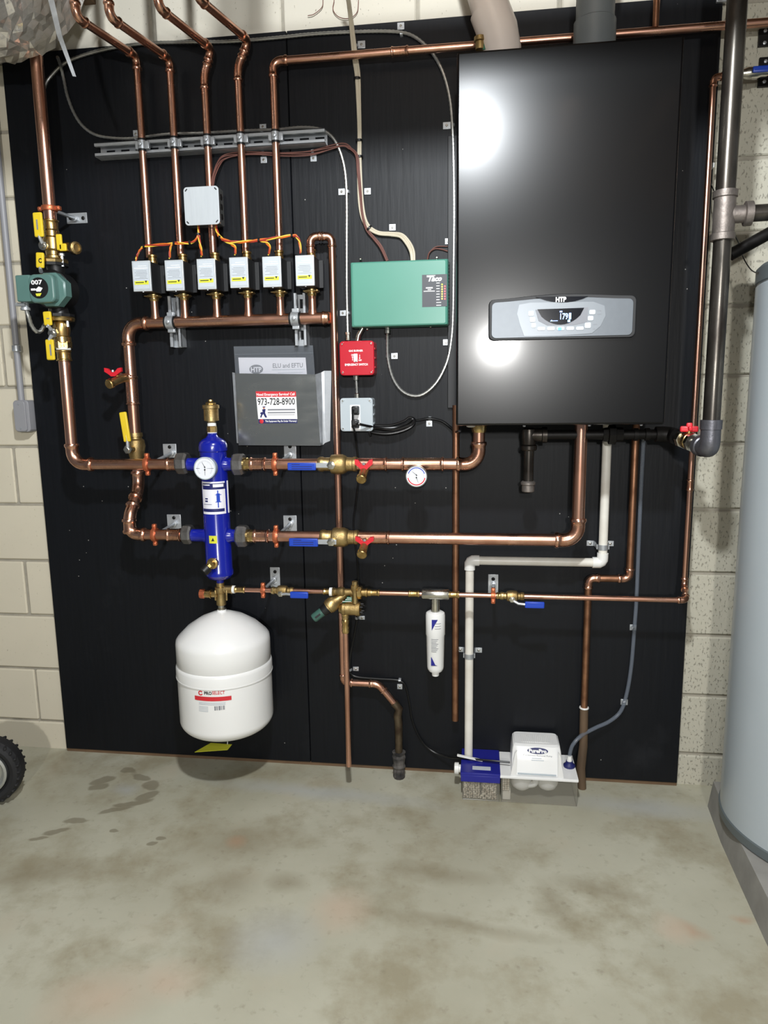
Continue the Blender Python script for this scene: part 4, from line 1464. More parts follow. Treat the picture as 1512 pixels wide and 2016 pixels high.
# drop from sixth valve
t = thing('copper_pipe', 'copper pipe looping over from the rightmost zone valve and dropping to the floor', 'pipe', at(670, 1170, DZ))
x6 = vx[5]
d6 = at(656, 560, DZ)
dm = at(674, 1320, DZ)
xd = (d6.x + dm.x + at(665, 960, DZ).x) / 3
zu = at(634, 466, DZ).z
ze = at(690, 1344, .06).z
top6 = at(610, 500, DZ).z
z45 = at(745, 1346, .06)
zi = at(783, 1392, .06)
run(t, [Vector((x6, -DM, top6)), Vector((x6, -DM, zu)), Vector((xd, -DZ, zu)), Vector((xd, -.062, ze)), Vector((z45.x, -.062, ze)), Vector((zi.x, -.062, zi.z))], r34, T=.018, sock=.013)
stub = thing('drain_stub', 'old tarnished drain stub with ragged black insulation standing in the floor', 'pipe', (at(785, 1535, .062).x, -.062, 0))
xs_ = at(785, 1450, .062).x
p0 = Vector((zi.x, -.062, zi.z))
dirn = (p0 - Vector((z45.x, 0, ze)) - Vector((0, -.062, 0)))
dirn = Vector((zi.x - z45.x, 0, zi.z - ze)).normalized()
part('pipe', G().tube([p0 - dirn * .02, p0 + dirn * .008, Vector((xs_ - .003, -.062, zi.z - .03)), Vector((xs_, -.062, zi.z - .06)), Vector((xs_, -.062, .12)), Vector((xs_, -.062, -.01))], [.0135, .0135, .0138, .0138, .0125, .0125], 16), OLDPIPE, stub)
prof = []
for k in range(12):
    prof.append((.012 + k * .0085, .020 + random.uniform(-.0025, .0035)))
part('insulation', G().lathe((xs_, -.062, -.012), Z_, prof, 11), INSUL, stub, 'ragged black insulation', smooth=0)

# ================================================================== junction box and thermostat wires
jb = thing('junction_box', 'square galvanised junction box on the third zone pipe above the valves', 'electrical box', at(402, 440, .1))
c, w, h = rect(362.5, 367, 431, 443, .138)
part('box', G().box((c.x, -.112, c.z), (w * .97, .046, h * .97), .004), SHEET, jb)
cov = part('cover', G().prism(rrect(w, h, .010), (c.x, -.135, c.z), X_, Z_, OUT, .003, .0008), ALU, jb)
for sx_, sz_ in ((-1, 1), (1, 1), (-1, -1), (1, -1)):
    part('screw_slot', G().box((c.x + sx_ * (w / 2 - .0085), -.1382, c.z + sz_ * (h / 2 - .0085)), (.009, .0012, .0035), .0005, M=Matrix.Rotation(R_(45 * sx_ * sz_), 3, 'Y')), BLACKT, cov)
for k in range(3):
    part('knockout', G().lathe((c.x + w * .485, -.112, c.z + (k - 1) * .028), X_, [(0, .009), (.0008, .009)], 14), BLKIRON, jb)
def wires(name, label, trunk, drops, d, cols=(WIREO, WIREY, WIRER), r=.0021, spread=.0026, cat='wiring', group=None):
    t = thing(name, label, cat, at(*trunk[0][:2], d), group)
    for path in [trunk] + drops:
        base = pxpath(path, d, 7)
        for k, m in enumerate(cols):
            P = []
            for i, p in enumerate(base):
                ph = i * .35 + k * 2 * math.pi / len(cols)
                P.append(p + Vector((math.cos(ph) * spread * .6, math.sin(ph) * spread, math.cos(ph) * spread)))
            part('wire', G().tube(P, r, 6), m, t)
    return t
def ties(parent, pts, d, r, ax=X_):
    for p in pts:
        c = at(p[0], p[1], d)
        a = Vector(p[2]) if len(p) > 2 else ax
        part('cable_tie', G().lathe(c - a.normalized() * .003, a, [(0, r), (.006, r)], 12), BLACKP, parent)
t = wires('thermostat_wiring', 'orange and yellow wires from the junction box to the three left zone valves', [(390, 440, .11), (391, 455), (387, 470), (375, 478), (350, 479), (315, 482), (285, 485), (276, 492), (270, 503), (268, 512)],
      [[(352, 478), (340, 480), (335, 490), (334, 508)], [(391, 458), (393, 476), (396, 492), (397, 504)]], .115)
ties(t, [(390, 461, (0, 0, 1)), (374, 477), (343, 479), (284, 485)], .115, .0065)
t = wires('thermostat_wiring', 'orange and yellow wires from the junction box to the three right zone valves', [(424, 440, .11), (428, 458), (437, 470), (455, 476), (480, 476), (510, 473), (545, 468), (574, 464), (584, 466), (590, 478), (592, 498)],
      [[(440, 472), (455, 480), (463, 488), (463, 501)], [(512, 473), (524, 477), (531, 487), (529, 501)]], .115)
ties(t, [(433, 468), (510, 473), (575, 464)], .115, .0065)

# ================================================================== armoured cables
t = thing('armoured_cable', 'long armoured cable arching along the plywood top and down into the green box', 'cable', at(763, 650, .03), 'armoured electrical cables')
Pm = pxpath([(100, 420, .045), (90, 300, .04), (82, 215, .04), (88, 172, .035), (102, 148, .03), (135, 120, .03), (200, 99, .03), (280, 86, .03), (370, 83, .035), (450, 82, .03), (540, 75, .03), (620, 67, .03), (700, 63, .026), (760, 62, .026), (795, 65, .026), (818, 74, .028), (840, 92, .03), (858, 115, .03), (873, 145, .03), (884, 185, .028), (890, 235, .026), (893, 320, .026), (894, 420, .026), (893, 520, .026), (892, 610, .026), (889, 665, .026), (880, 712, .027), (860, 752, .03), (835, 775, .03), (812, 779, .03), (790, 768, .03), (773, 742, .028), (764, 705, .026), (763, 670, .03), (763, 652, .04)], n=10)
_, g = cable('', Pm, .0052, MC, '')
part('jacket', g, MC, t)
part('connector', G().lathe(at(763, 657, .042), Z_, [(0, .007), (.001, .010), (.012, .010), (.013, .0085), (.024, .0085)], 10), NICKEL, t)
t = thing('armoured_cable', 'armoured cable running behind the long strut and down to the red switch box', 'cable', at(686, 668, .03), 'armoured electrical cables')
Pm = pxpath([(113, 112, .08), (120, 132, .04), (126, 158, .026), (133, 190, .026), (147, 225, .026), (165, 250, .026), (190, 266, .026), (225, 272, .026), (265, 272, .026), (330, 264, .026), (400, 262, .026), (470, 258, .028), (545, 255, .028), (590, 251, .028), (625, 253, .028), (648, 264, .028), (664, 285, .028), (675, 315, .026), (681, 350, .026), (683, 400, .026), (683, 470, .026), (683, 560, .026), (684, 620, .026), (685, 660, .035)], n=10)
_, g = cable('', Pm, .0052, MC, '')
part('jacket', g, MC, t)
part('connector', G().lathe(at(685, 670, .042), Z_, [(0, .008), (.016, .008), (.017, .0095), (.024, .0095)], 10), NICKEL, t)
t = thing('armoured_cable', 'short armoured cable joining the red switch box to the grey outlet box', 'cable', at(702, 780, .05), 'armoured electrical cables')
_, g = cable('', pxpath([(701, 744, .05), (702, 760, .05), (703, 783, .05)], n=14), .0045, MC, '')
part('jacket', g, MC, t)
part('connector', G().lathe(at(701, 749, .05), Z_, [(0, .006), (.002, .0085), (.016, .0085)], 10), NICKEL, t)
part('connector', G().lathe(at(703, 784, .05), Z_, [(0, .0085), (.014, .0085), (.016, .006)], 10), NICKEL, t)
part('nipple', G().tube([at(704, 672, .045), at(706, 660, .045), at(714, 646, .045)], .008, 12), NICKEL, t)

def strap(box_px, loop_px, label, d=DB):
    """one-hole cable strap: pad screwed to the plywood and a loop over the cable"""
    x0, y0, x1, y1 = box_px
    t = thing('cable_strap', label, 'strap', at((x0 + x1) / 2, (y0 + y1) / 2, d), 'one-hole cable straps')
    part('pad', wbox(x0, y0, x1, y1, d + .0002, d + .0035, .0007), STEEL, t)
    c = at((x0 + x1) / 2, (y0 + y1) / 2, d + .0035)
    part('screw', G().lathe(c, OUT, [(0, .0035), (.0015, .0035), (.0025, .002)], 8), NICKEL, t)
    a, b = at(loop_px[0], loop_px[1], d + .008), at((x0 + x1) / 2, (y0 + y1) / 2, d + .002)
    u = (b - a)
    u.y = 0
    L = u.length
    u.normalize()
    s = Vector((u.z, 0, -u.x))
    r = .0066
    rings = []
    wd = .008
    for k in range(9):
        an = math.pi * k / 8
        pt = Vector((a.x, -d - .0005, a.z)) - u * (r * math.cos(an)) * -1 + OUT * (r * 1.7 * math.sin(an))
        pin = Vector((a.x, -d - .0005, a.z)) + u * ((r - .0012) * math.cos(an)) + OUT * ((r * 1.7 - .0012) * math.sin(an))
        rings.append([pt + s * wd / 2, pt - s * wd / 2, pin - s * wd / 2, pin + s * wd / 2])
    g = G().ring_skin(rings)
    part('loop', g, STEEL, t, smooth=30)
    return t
for bx4, lo, lab in (
        ((782, 44, 796, 58), (790, 66), 'cable strap at the top edge right of the white cables'),
        ((704, 80, 719, 95), (701, 90), 'cable strap holding the white cables near the plywood top'),
        ((872, 240, 887, 254), (892, 246), 'cable strap beside the boiler upper left edge'),
        ((666, 371, 679, 384), (684, 377), 'cable strap left of the white cables, above the green box'),
        ((717, 370, 730, 383), (708, 377), 'cable strap on the white cables right of the armoured cable'),
        ((766, 441, 779, 454), (772, 461), 'cable strap on the white cables above the green box'),
        ((876, 469, 888, 481), (893, 475), 'cable strap on the armoured cable right above the green box'),
        ((669, 611, 681, 622), (685, 616), 'cable strap beside the lower left edge of the green box'),
        ((770, 695, 783, 707), (763, 701), 'cable strap under the green box on the hanging loop'),
        ((872, 668, 884, 680), (890, 673), 'cable strap right under the green box beside the boiler'),
        ((839, 828, 851, 840), (846, 824), 'cable strap on the black cord left of the boiler'),
        ((511, 244, 524, 255), (516, 260), 'cable strap just above the long strut'),
        ((513, 308, 525, 321), (517, 301), 'cable strap on the brown wires below the strut middle'),
        ((611, 305, 623, 318), (615, 297), 'cable strap on the brown wires below the strut right end'),
        ((707, 1213, 718, 1220), (702, 1217), 'cable strap right of the brass backflow preventer'),
        ((695, 1313, 706, 1321), (689, 1319), 'cable strap on the thin black cord low beside the copper drop'),
        ((782, 1347, 792, 1357), (787, 1340), 'cable strap on the thin black cord above the drain stub'),
        ((1240, 1230, 1253, 1241), (1246, 1236), 'cable strap on the clear hose'),
        ((1222, 1377, 1236, 1388), (1229, 1382), 'cable strap on the clear hose lower bend'),
        ((262, 256, 272, 272), (268, 273), 'cable strap at the left end above the long strut')):
    strap(bx4, lo, lab)

# ================================================================== white and brown cables
t = thing('cable_bundle', 'bundle of cream cables hanging from the top edge and entering the green box', 'cable', at(812, 510, .05))
trunk = [(678, -40, .20), (686, 0, .14), (692, 45, .07), (697, 90, .03), (700, 118, .028), (704, 150, .026), (706, 200, .026), (708, 260, .026), (708, 310, .028), (709, 360, .028), (711, 400, .027), (716, 430, .027), (726, 448, .027), (745, 459, .028), (770, 461, .027), (790, 464, .028), (803, 478, .032), (811, 495, .042), (813, 514, .046)]
base = pxpath(trunk, .03, 8)
for k, (ox, oz) in enumerate(((-1, .3), (0, -.2), (1, .3))):
    P = []
    for i, p in enumerate(base):
        tn = (base[min(i + 1, len(base) - 1)] - base[max(0, i - 1)]).normalized()
        sd = Vector((tn.z, 0, -tn.x)).normalized()
        wv = math.sin(i * .13 + k * 2) * .0014
        P.append(p + sd * (ox * .0042 + wv) + OUT * (.0015 + oz * .002))
    part('cable', G().tube(P, .0036, 8), NM, t)
for q in ((703, 155, (0, 0, 1)), (707, 277, (0, 0, 1)), (708, 309, (0, 0, 1)), (727, 450, (1, 0, -1))):
    ties(t, [q], .028, .0105)
t = thing('cable_bundle', 'brown thermostat cables from the junction box under the strut to the green box', 'cable', at(762, 512, .05))
base = pxpath([(418, 370, .11), (421, 345, .08), (430, 322, .05), (442, 310, .032), (470, 304, .03), (510, 302, .03), (560, 303, .028), (610, 301, .028), (645, 293, .03), (675, 286, .032), (690, 292, .034), (703, 306, .036), (706, 340, .034), (709, 380, .033), (713, 420, .033), (722, 450, .032), (738, 470, .03), (750, 487, .035), (762, 514, .046)], .03, 8)
for k in range(4):
    P = []
    for i, p in enumerate(base):
        tn = (base[min(i + 1, len(base) - 1)] - base[max(0, i - 1)]).normalized()
        sd = Vector((tn.z, 0, -tn.x)).normalized()
        f = 1.0 if i < 80 else .55
        P.append(p + sd * ((k - 1.5) * .0032 * f + math.sin(i * .17 + k * 1.7) * .0022 * f) + OUT * (.001 * (k % 2)))
    part('cable', G().tube(P, .0019, 6), WIREB, t)
single('control_wire', G().tube(pxpath([(841, 514, .046), (845, 498, .03), (856, 490, .024), (870, 491, .023), (884, 495, .023), (900, 494, .023)], n=8), .0022, 7).tube(pxpath([(845, 497, .03), (858, 486, .024), (880, 485, .023), (900, 485, .023)], n=8), .0016, 7), WIREB, 'thin dark wires from the green box top right to the boiler', 'wire')

# ================================================================== green zone controller
gc_ = thing('zone_controller', 'wide green metal zone controller box with lit status lights', 'control box', at(786, 645, DB))
c, w, h = rect(689, 512.5, 881.5, 642.5, .078)
part('back_pan', G().box((c.x + .002, -(DB + .03) / 2 - .001, c.z), (w + .004, .013, h - .006), .002), BLACKM, gc_)
part('cover', G().prism(rrect(w, h, .004, 2), (c.x, -.024, c.z), X_, Z_, OUT, .054, .010), GREEN, gc_)
for k in range(18):
    part('vent_slot', G().box((c.x + w / 2 + .0005, -.045, c.z - h * .42 + k * h * .05), (.002, .02, .003), .0005, seg=1), BLACKT, gc_)
pl_ = part('plaque', plate(831, 540.5, 880, 604, .0782, .0006), PLAQUE, gc_)
PD = .0790
text('Taco', 843, 543, 870, 554, PD, WHITE, pl_, bold=.05, shear=.35)
g = plate(840, 542, 857, 543.4, PD, .0003)
plate(840, 544.4, 855, 545.6, PD, .0003, g=g)
plate(838.5, 565.5, 852, 568, PD, .0003, g=g)
plate(842, 569.5, 849, 571, PD, .0003, g=g)
plate(834, 572.5, 856, 574, PD, .0003, g=g)
for k in range(9):
    plate(859, 556.6 + k * 5.45, 865.5 + (k > 6) * 3, 558 + k * 5.45, PD, .0003, g=g)
part('plaque_print', g, WHITE, pl_)
c0, c1 = at(870.2, 560, PD), at(875.8, 563, PD)
for k in range(7):
    q = at(870.3, 560 + k * 4.7, PD)
    part('status_light', G().lathe(q, OUT, [(0, .0022), (.001, .0022), (.0018, .001)], 8), LEDG if k == 0 else LEDY, pl_)
for k in range(6):
    q = at(875.8, 563.5 + k * 5.0, PD)
    part('status_light', G().lathe(q, OUT, [(0, .0022), (.001, .0022), (.0018, .001)], 8), LEDR, pl_)
for px, py in ((710, 510), (860, 507), (723, 648), (848, 643)):
    q = at(px, py, .03)
    part('mount_screw', G().lathe(q, OUT, [(-.01, .003), (0, .004), (.002, .002)], 8), NICKEL, gc_)

# ================================================================== red switch and outlet
def nub_box(t, px4, d1, m, rad=.010):
    c, w, h = rect(*px4, d1)
    part('box', G().prism(rrect(w * .985, h * .985, rad * .8), (c.x, -DB - .0003, c.z), X_, Z_, OUT, d1 - DB - .010, 0), m, t)
    cov = part('cover', G().prism(rrect(w, h, rad), (c.x, -(d1 - .010), c.z), X_, Z_, OUT, .010, .003), m, t)
    for a in (1, -1):
        for b in (1, -1):
            part('corner_boss', G().box((c.x + a * (w / 2 - .009), -d1 - .0002, c.z + b * (h / 2 - .009)), (.013, .0022, .007), .001, M=Matrix.Rotation(R_(45 * a * b), 3, 'Y')), m, cov)
            part('cover_screw', G().lathe((c.x + a * (w / 2 - .009), -d1 - .001, c.z + b * (h / 2 - .009)), OUT, [(0, .0026), (.001, .0026)], 8), NICKEL, cov)
    for k in range(3):
        part('rib', G().box((c.x + w / 2 - .001, -(d1 + DB) / 2, c.z + (k - 1) * h * .27), (.005, (d1 - DB) * .6, .006), .001), m, t)
    return c, w, h
t = thing('emergency_switch', 'red emergency switch box mounted above the grey outlet box', 'switch', at(702, 740, DB))
nub_box(t, (668.5, 671, 736.5, 739), .080, RED, .011)
text('GAS BURNER', 686.5, 688.5, 714.5, 692.5, .0803, WHITE, t, bold=.03)
text('EMERGENCY SWITCH', 679, 715.5, 724, 720, .0803, WHITE, t, bold=.03)
text('ON', 691.5, 697, 696, 701, .0803, WHITE, t, bold=.03)
text('OFF', 706, 707.5, 712, 711, .0803, WHITE, t, bold=.03)
g = plate(693.5, 702, 694.5, 710, .0803, .0002)
polyplate([(692, 703.5), (694, 701.3), (696, 703.5)], .0803, .0002, g=g)
plate(707.7, 698, 708.6, 706, .0803, .0002, g=g)
polyplate([(706.4, 704.6), (709.8, 704.6), (708.1, 707)], .0803, .0002, g=g)
part('arrow', g, WHITE, t)
part('toggle_plate', plate(696.5, 696.5, 704, 712.5, .0802, .0016, .001), WHITE, t)
part('toggle', wbox(698, 704, 702.5, 711, .080, .087, .002), WHITE, t)
for py in (684, 724):
    q = at(701, py, .0802)
    part('plate_screw', G().lathe(q, OUT, [(0, .0022), (.001, .0022)], 8), RED, t)
t = thing('outlet_box', 'light grey outlet box with two black plugs below the red switch', 'outlet', at(702, 850, DB))
nub_box(t, (669.5, 783.5, 734, 849.5), .072, GREYP, .010)
part('outlet_frame', plate(689.5, 797, 709.5, 848, .0722, .0010, .003), WHITE, t)
for py in (808, 834):
    part('receptacle', plate(692, py - 8, 707.5, py + 9, .0733, .0012, .004), BLACKP, t)
t = thing('power_cord', 'black power cord from the outlet coiled in a loop then running to the boiler', 'cord', at(705, 836, .08), 'black cords from the outlet box')
part('plug', G().box(at(699, 832, .088) , (.020, .028, .020), .004), BLACKP, t)
P = pxpath([(701, 833, .102), (712, 836, .10), (740, 841, .06), (775, 842, .045), (800, 834, .045), (812, 825, .045), (813, 832, .045), (800, 844, .05), (770, 851, .05), (740, 850, .05), (725, 844, .05), (740, 838, .045), (770, 837, .04), (795, 829, .04), (806, 822, .04), (816, 826, .04), (812, 838, .05), (790, 849, .055), (760, 854, .06), (730, 850, .06), (738, 843, .05), (775, 846, .05), (808, 836, .045), (815, 829, .04), (825, 827, .035), (846, 824, .028), (870, 829, .03), (888, 842, .035), (897, 850, .06), (905, 848, .15)], n=8)
part('cord', G().tube(P, .0042, 8), BLACKC, t)
part('cord_tie', G().tube(smooth_path([at(728, 843, .064), at(727, 850, .066), at(729, 857, .06)]), .004, 8), BLACKP, t)
t = thing('power_cord', 'black cord hanging down from the outlet behind the copper pipes', 'cord', at(697, 812, .08), 'black cords from the outlet box')
part('plug', G().box(at(700, 807, .088), (.021, .028, .024), .004), BLACKP, t)
P = pxpath([(696, 806, .102), (694.5, 818, .10), (695, 836, .095), (698, 850, .088), (701, 870, .05), (705, 905, .03), (706, 940, .028), (701, 985, .026), (696, 1025, .026), (698, 1060, .026), (704, 1110, .026), (705, 1165, .026), (703, 1215, .026), (690, 1290, .026), (689, 1318, .026), (693, 1328, .026), (706, 1333, .026), (740, 1336, .026), (775, 1338, .026), (788, 1341, .026), (798, 1350, .026), (805, 1380, .026), (812, 1420, .026), (828, 1455, .026), (850, 1478, .03), (880, 1490, .05), (910, 1493, .09), (960, 1497, .11), (1004, 1501, .12)], n=8)
part('cord', G().tube(P, .0034, 7), BLACKC, t)

# ================================================================== document pocket
pk = thing('document_pocket', 'sheet metal document pocket on the plywood bearing a phone number sticker', 'holder', at(555, 876, DB))
PF = .062
part('front_panel', polyplate([(464, 735), (621, 737), (631, 877.5), (470, 876.5)], PF, .0012), SHEET, pk)
A = [at(621, 737, PF), at(631, 877, PF)]
def flange(p):
    P = [q.copy() for q in p]
    g = G()
    b = 0
    return g
def quadstrip(cols, th, m, parent, name):
    """bent sheet: columns of (top, bottom) 3D points"""
    rings = []
    g = G()
    n = len(cols)
    for off in (0, th):
        for a, b in cols:
            g.v.append(a + OUT * off)
            g.v.append(b + OUT * off)
    N = 2 * n
    for i in range(n - 1):
        k = 2 * i
        g.f.append((k, k + 1, k + 3, k + 2))
        g.f.append((k + N, k + 2 + N, k + 3 + N, k + 1 + N))
        g.f.append((k, k + 2, k + 2 + N, k + N))
        g.f.append((k + 1, k + 1 + N, k + 3 + N, k + 3))
    g.f.append((0, N, N + 1, 1))
    e = 2 * (n - 1)
    g.f.append((e, e + 1, e + 1 + N, e + N))
    return part(name, g, m, parent, smooth=0)
quadstrip([(at(621, 737, PF), at(631, 877, PF)), (at(633, 733, .022), at(636, 876, .022)), (at(638.5, 730, .0195), at(640, 872, .0195)), (at(652.5, 730, .0195), at(650, 868, .0195))], .0012, STEEL, pk, 'right_flange')
quadstrip([(at(464, 735, PF), at(470, 876, PF)), (at(462.5, 734, .022), at(471.5, 873, .022)), (at(457.5, 733, .0195), at(466.5, 872, .0195))], .0012, STEEL, pk, 'left_flange')
part('back_panel', polyplate([(470, 740), (632, 740), (634, 872), (474, 872)], .0190, .001), SHEET, pk)
part('bottom', G().ring_skin([[at(470, 876, PF), at(631, 877, PF), at(635, 873, .0195), at(472, 872, .0195)], [p + Z_ * .0012 for p in (at(470, 876, PF), at(631, 877, PF), at(635, 873, .0195), at(472, 872, .0195))]]), SHEET, pk, smooth=0)
S1 = PF + .0013
stk = part('sticker', polyplate([(503.5, 770.5), (582.5, 770.5), (585.5, 825), (508.5, 825)], S1, .0004), WHITE, pk, 'white emergency service sticker with red and navy bands')
part('red_band', polyplate([(503.5, 770.5), (582.5, 770.5), (583, 781), (504.5, 781.5)], S1 + .0004, .0003), REDS, stk)
part('navy_band', polyplate([(509, 825.5), (585.5, 825.5), (585.5, 833), (509.5, 833.5)], S1, .0006), NAVY, stk)
S2 = S1 + .0009
text('Need Emergency Service? Call', 505, 773.5, 580, 780.5, S2, WHITE, stk, bold=.02)
text('973-728-8900', 507, 783.5, 580.5, 797.5, S2, BLACKT, stk, bold=.012)
text('This Equipment May Be Under Warranty!', 522, 827, 584, 832, S2, WHITE, stk, bold=.02)
part('stamp', disc(515, 829.5, 4.2, S1 + .0004, .0006, seg=16), REDS, stk)
g = G()
for (a, b, c_, d_) in ((527, 805, 581, 808), (527, 811, 581, 813.5), (527, 816, 580, 817)):
    plate(a, b, c_, d_, S1 + .0004, .0003, g=g)
part('small_print', g, GREYT, stk)
g = polyplate([(516, 806), (523, 805), (522, 813), (526, 822), (522, 822), (518.5, 815), (516, 818), (515, 822), (512, 822), (514, 815), (512, 815), (513, 812), (517, 811)], S1 + .0004, .0003)
part('figure_print', g, NAVY, stk)
part('figure_head', disc(519.5, 803.5, 2.1, S1 + .0004, .0003, seg=10), SKIN, stk)
part('figure_cap', plate(517, 800.2, 522.5, 802, S1 + .0006, .0003), NAVY, stk)
# manual in its bag
mn = thing('manual', 'white instruction manual sticking out of the sheet metal pocket', 'manual', at(540, 735, .040))
part('cover', polyplate([(470, 704), (602, 704), (606.5, 760), (474, 760)], .040, .004), PAPER, mn)
g = disc(504.5, 727, 14, .0442, .0005)
c = at(504.5, 727, .044)
for i, v_ in enumerate(g.v):
    g.v[i] = Vector((c.x + (v_.x - c.x), v_.y, c.z + (v_.z - c.z) * .64))
part('emblem', g, GREYT, mn)
text('HTP', 494, 722.5, 515, 732.5, .0448, PAPER, mn, bold=.03)
text('ELU and EFTU', 537, 715, 596, 724, .0442, GREYT, mn, bold=.01)
g = plate(535, 727, 600, 728.4, .0442, .0002)
plate(547, 733, 596, 734, .0442, .0002, g=g)
part('cover_print', g, LITHTXT, mn)
bg_ = thing('plastic_bag', 'clear zip bag around the manual rising above the pocket', 'bag', at(540, 735, .05))
part('front_sheet', polyplate([(460, 682), (616, 680), (620, 737), (620, 760), (465, 760)], .049, .0005), BAG, bg_)
part('back_sheet', polyplate([(460, 682), (616, 680), (620, 737), (620, 760), (465, 760)], .030, .0005), BAG, bg_)
part('zip_seal', plate(461, 695.3, 616.5, 697.6, .0497, .0008), BAG, bg_)

# ================================================================== expansion tank and make-up line
tk = thing('expansion_tank', 'white rounded expansion tank hanging below the blue separator', 'tank', (sx, -DS, at(445, 1450, DS).z))
tr = 91.5 * mpp(at(440, 1330, DS))
tz = lambda y: at(442, y, DS).z
zt0, zr1, zs1, zs2_, zb1, zb0 = tz(1203), tz(1253), tz(1297), tz(1320), tz(1411), tz(1434)
prof = [(zb1 + .012 - (zb1 + .012 - zb0) * math.cos(a_), max(.02, tr * .99 * math.sin(a_) ** .62)) for a_ in [k * math.pi / 28 for k in range(15)]] + [ (zs2_ - .0015, tr * .99), (zs2_, tr * 1.008), (zs1 - .010, tr * 1.008), (zs1 - .003, tr * .995), (zs1, tr * .972), (zs1 + .003, tr * .985), (zr1 - .012, tr * .985), (zr1 + .001, tr * .972), (zr1 + .010, tr * .93), (zr1 + (zt0 - zr1) * .45, tr * .74), (zr1 + (zt0 - zr1) * .75, tr * .48), (zt0 - .004, tr * .2), (zt0 - .001, .016), (zt0 + .006, .014)]
part('shell', G().lathe((sx, -DS, 0), Z_, prof, 64), WHITEP, tk)
part('seam_ring', G().lathe((sx, -DS, 0), Z_, [(zs2_ - .002, tr * .992), (zs2_ - .002, tr * 1.013), (zs2_ + .0015, tr * 1.013), (zs2_ + .0015, tr * .992)], 64), WHITEP, tk)
part('inlet', G().lathe((sx, -DS, zt0), Z_, [(0, .014), (.010, .014), (.012, .0115), (.026, .0115)], 18), NICKEL, tk)
cy = (sx, -DS, tr * .99)
dt = DS + tr * .99
text('PRO', 402, 1361.5, 417, 1368, dt, BLACKT, tk, bold=.03, cyl=cy)
text('SELECT', 417.5, 1361.5, 441, 1368, dt, REDS, tk, bold=.01, cyl=cy)
g = G()
for k in range(14):
    a0, a1 = R_(30 + 22 * k), R_(30 + 22 * (k + 1))
    if k > 13:
        break
    q = at(394.5, 1364.5, dt)
    rr_ = 5.0 * mpp(q)
    b = len(g.v)
    for an in (a0, a1):
        for f in (.55, 1):
            p = q + Vector((math.cos(an) * rr_ * f, 0, math.sin(an) * rr_ * f))
            p.y = cy[1] - math.sqrt((cy[2] + .0012) ** 2 - (p.x - cy[0]) ** 2)
            g.v.append(p)
    g.f.append((b, b + 1, b + 3, b + 2))
part('emblem', g, REDS, tk, smooth=0)
part('red_band', cylpatch(382, 1372.5, 452, 1380.5, dt, cy, .0012), REDS, tk)
text('THERMAL', 389, 1375, 418, 1378.5, dt, WHITE, tk, bold=.01, cyl=(cy[0], cy[1], cy[2] + .001)) if False else None
g = G()
for k in range(2):
    cylpatch(391, 1384 + k * 3, 442, 1385 + k * 3, dt, cy, .0010, 8, g=g)
for k in range(4):
    cylpatch(391, 1391 + k * 3, 410, 1391.8 + k * 3, dt, cy, .0010, 4, g=g)
part('small_print', g, LITHTXT, tk)
g = G()
for k, wd in enumerate((1.6, .7, 1.2, .6, 1.8, .8, 1.0, .5, 1.4, .7)):
    cylpatch(422 + k * 2, 1391, 422 + k * 2 + wd, 1399, dt, cy, .0010, 1, g=g)
part('bar_marks', g, GREYT, tk)
tg = thing('tag', 'yellow paper tag hanging flat beneath the white expansion tank', 'tag', (sx - .02, -DS, zb0 - .012))
part('paper', G().prism([(-.058, -.03), (.05, -.024), (.056, .010), (-.02, .026)], (at(425, 1467, DS).x, -DS - .012, at(425, 1467, DS).z), Vector((.99, .1, .05)).normalized(), Vector((-.1, .99, .02)).normalized(), Z_, .0012), YELS, tg)
part('string', G().tube([(sx, -DS, zb0 + .004), (sx - .005, -DS, at(425, 1464, DS).z)], .0015, 6), PAPER, tg)

# purge tee between separator and tank
DK = DS
zk = at(440, 1160, DS).z
pt = thing('purge_tee', 'cast brass tee with a side purge valve between separator and white tank', 'valve', (sx, -DS, at(436, 1195, DS).z))
part('body', G().lathe((sx, -DS, 0), Z_, [(zt0 + .02, .0125), (zt0 + .022, .0155), (zk - .012, .0155), (zk - .010, .018), (zk + .008, .018), (zk + .010, .013), (zk + .022, .013)], 18), BRASSD, pt)
xk = at(458, 1161, DS).x
part('side_port', G().lathe((sx, -DS, zk), X_, [(.01, .0125), (xk - sx - .004, .0125), (xk - sx - .003, .0145), (xk - sx, .0145)], 16), BRASSD, pt)
zq = at(415, 1170, DS + .01).z
xq = at(408, 1170, DS + .01).x
part('purge_valve', G().lathe((sx - .008, -DS - .006, zq), -X_, [(0, .011), (.02, .011), (.021, .015), (.024, .015), (.026, .0125), (.046, .0125)], 16), BRASS, pt)
part('purge_cap', G().lathe((sx - .05, -DS - .006, zq), -X_, [(0, .013), (.003, .0155), (.016, .0155), (.018, .011)], 10), COPRING, pt)
for px in (424, 446):
    q = at(px, 1172, DS + .014)
    part('web', G().box((q.x, -DS - .014, q.z), (.006, .005, .034), .002), BRASSD, pt)

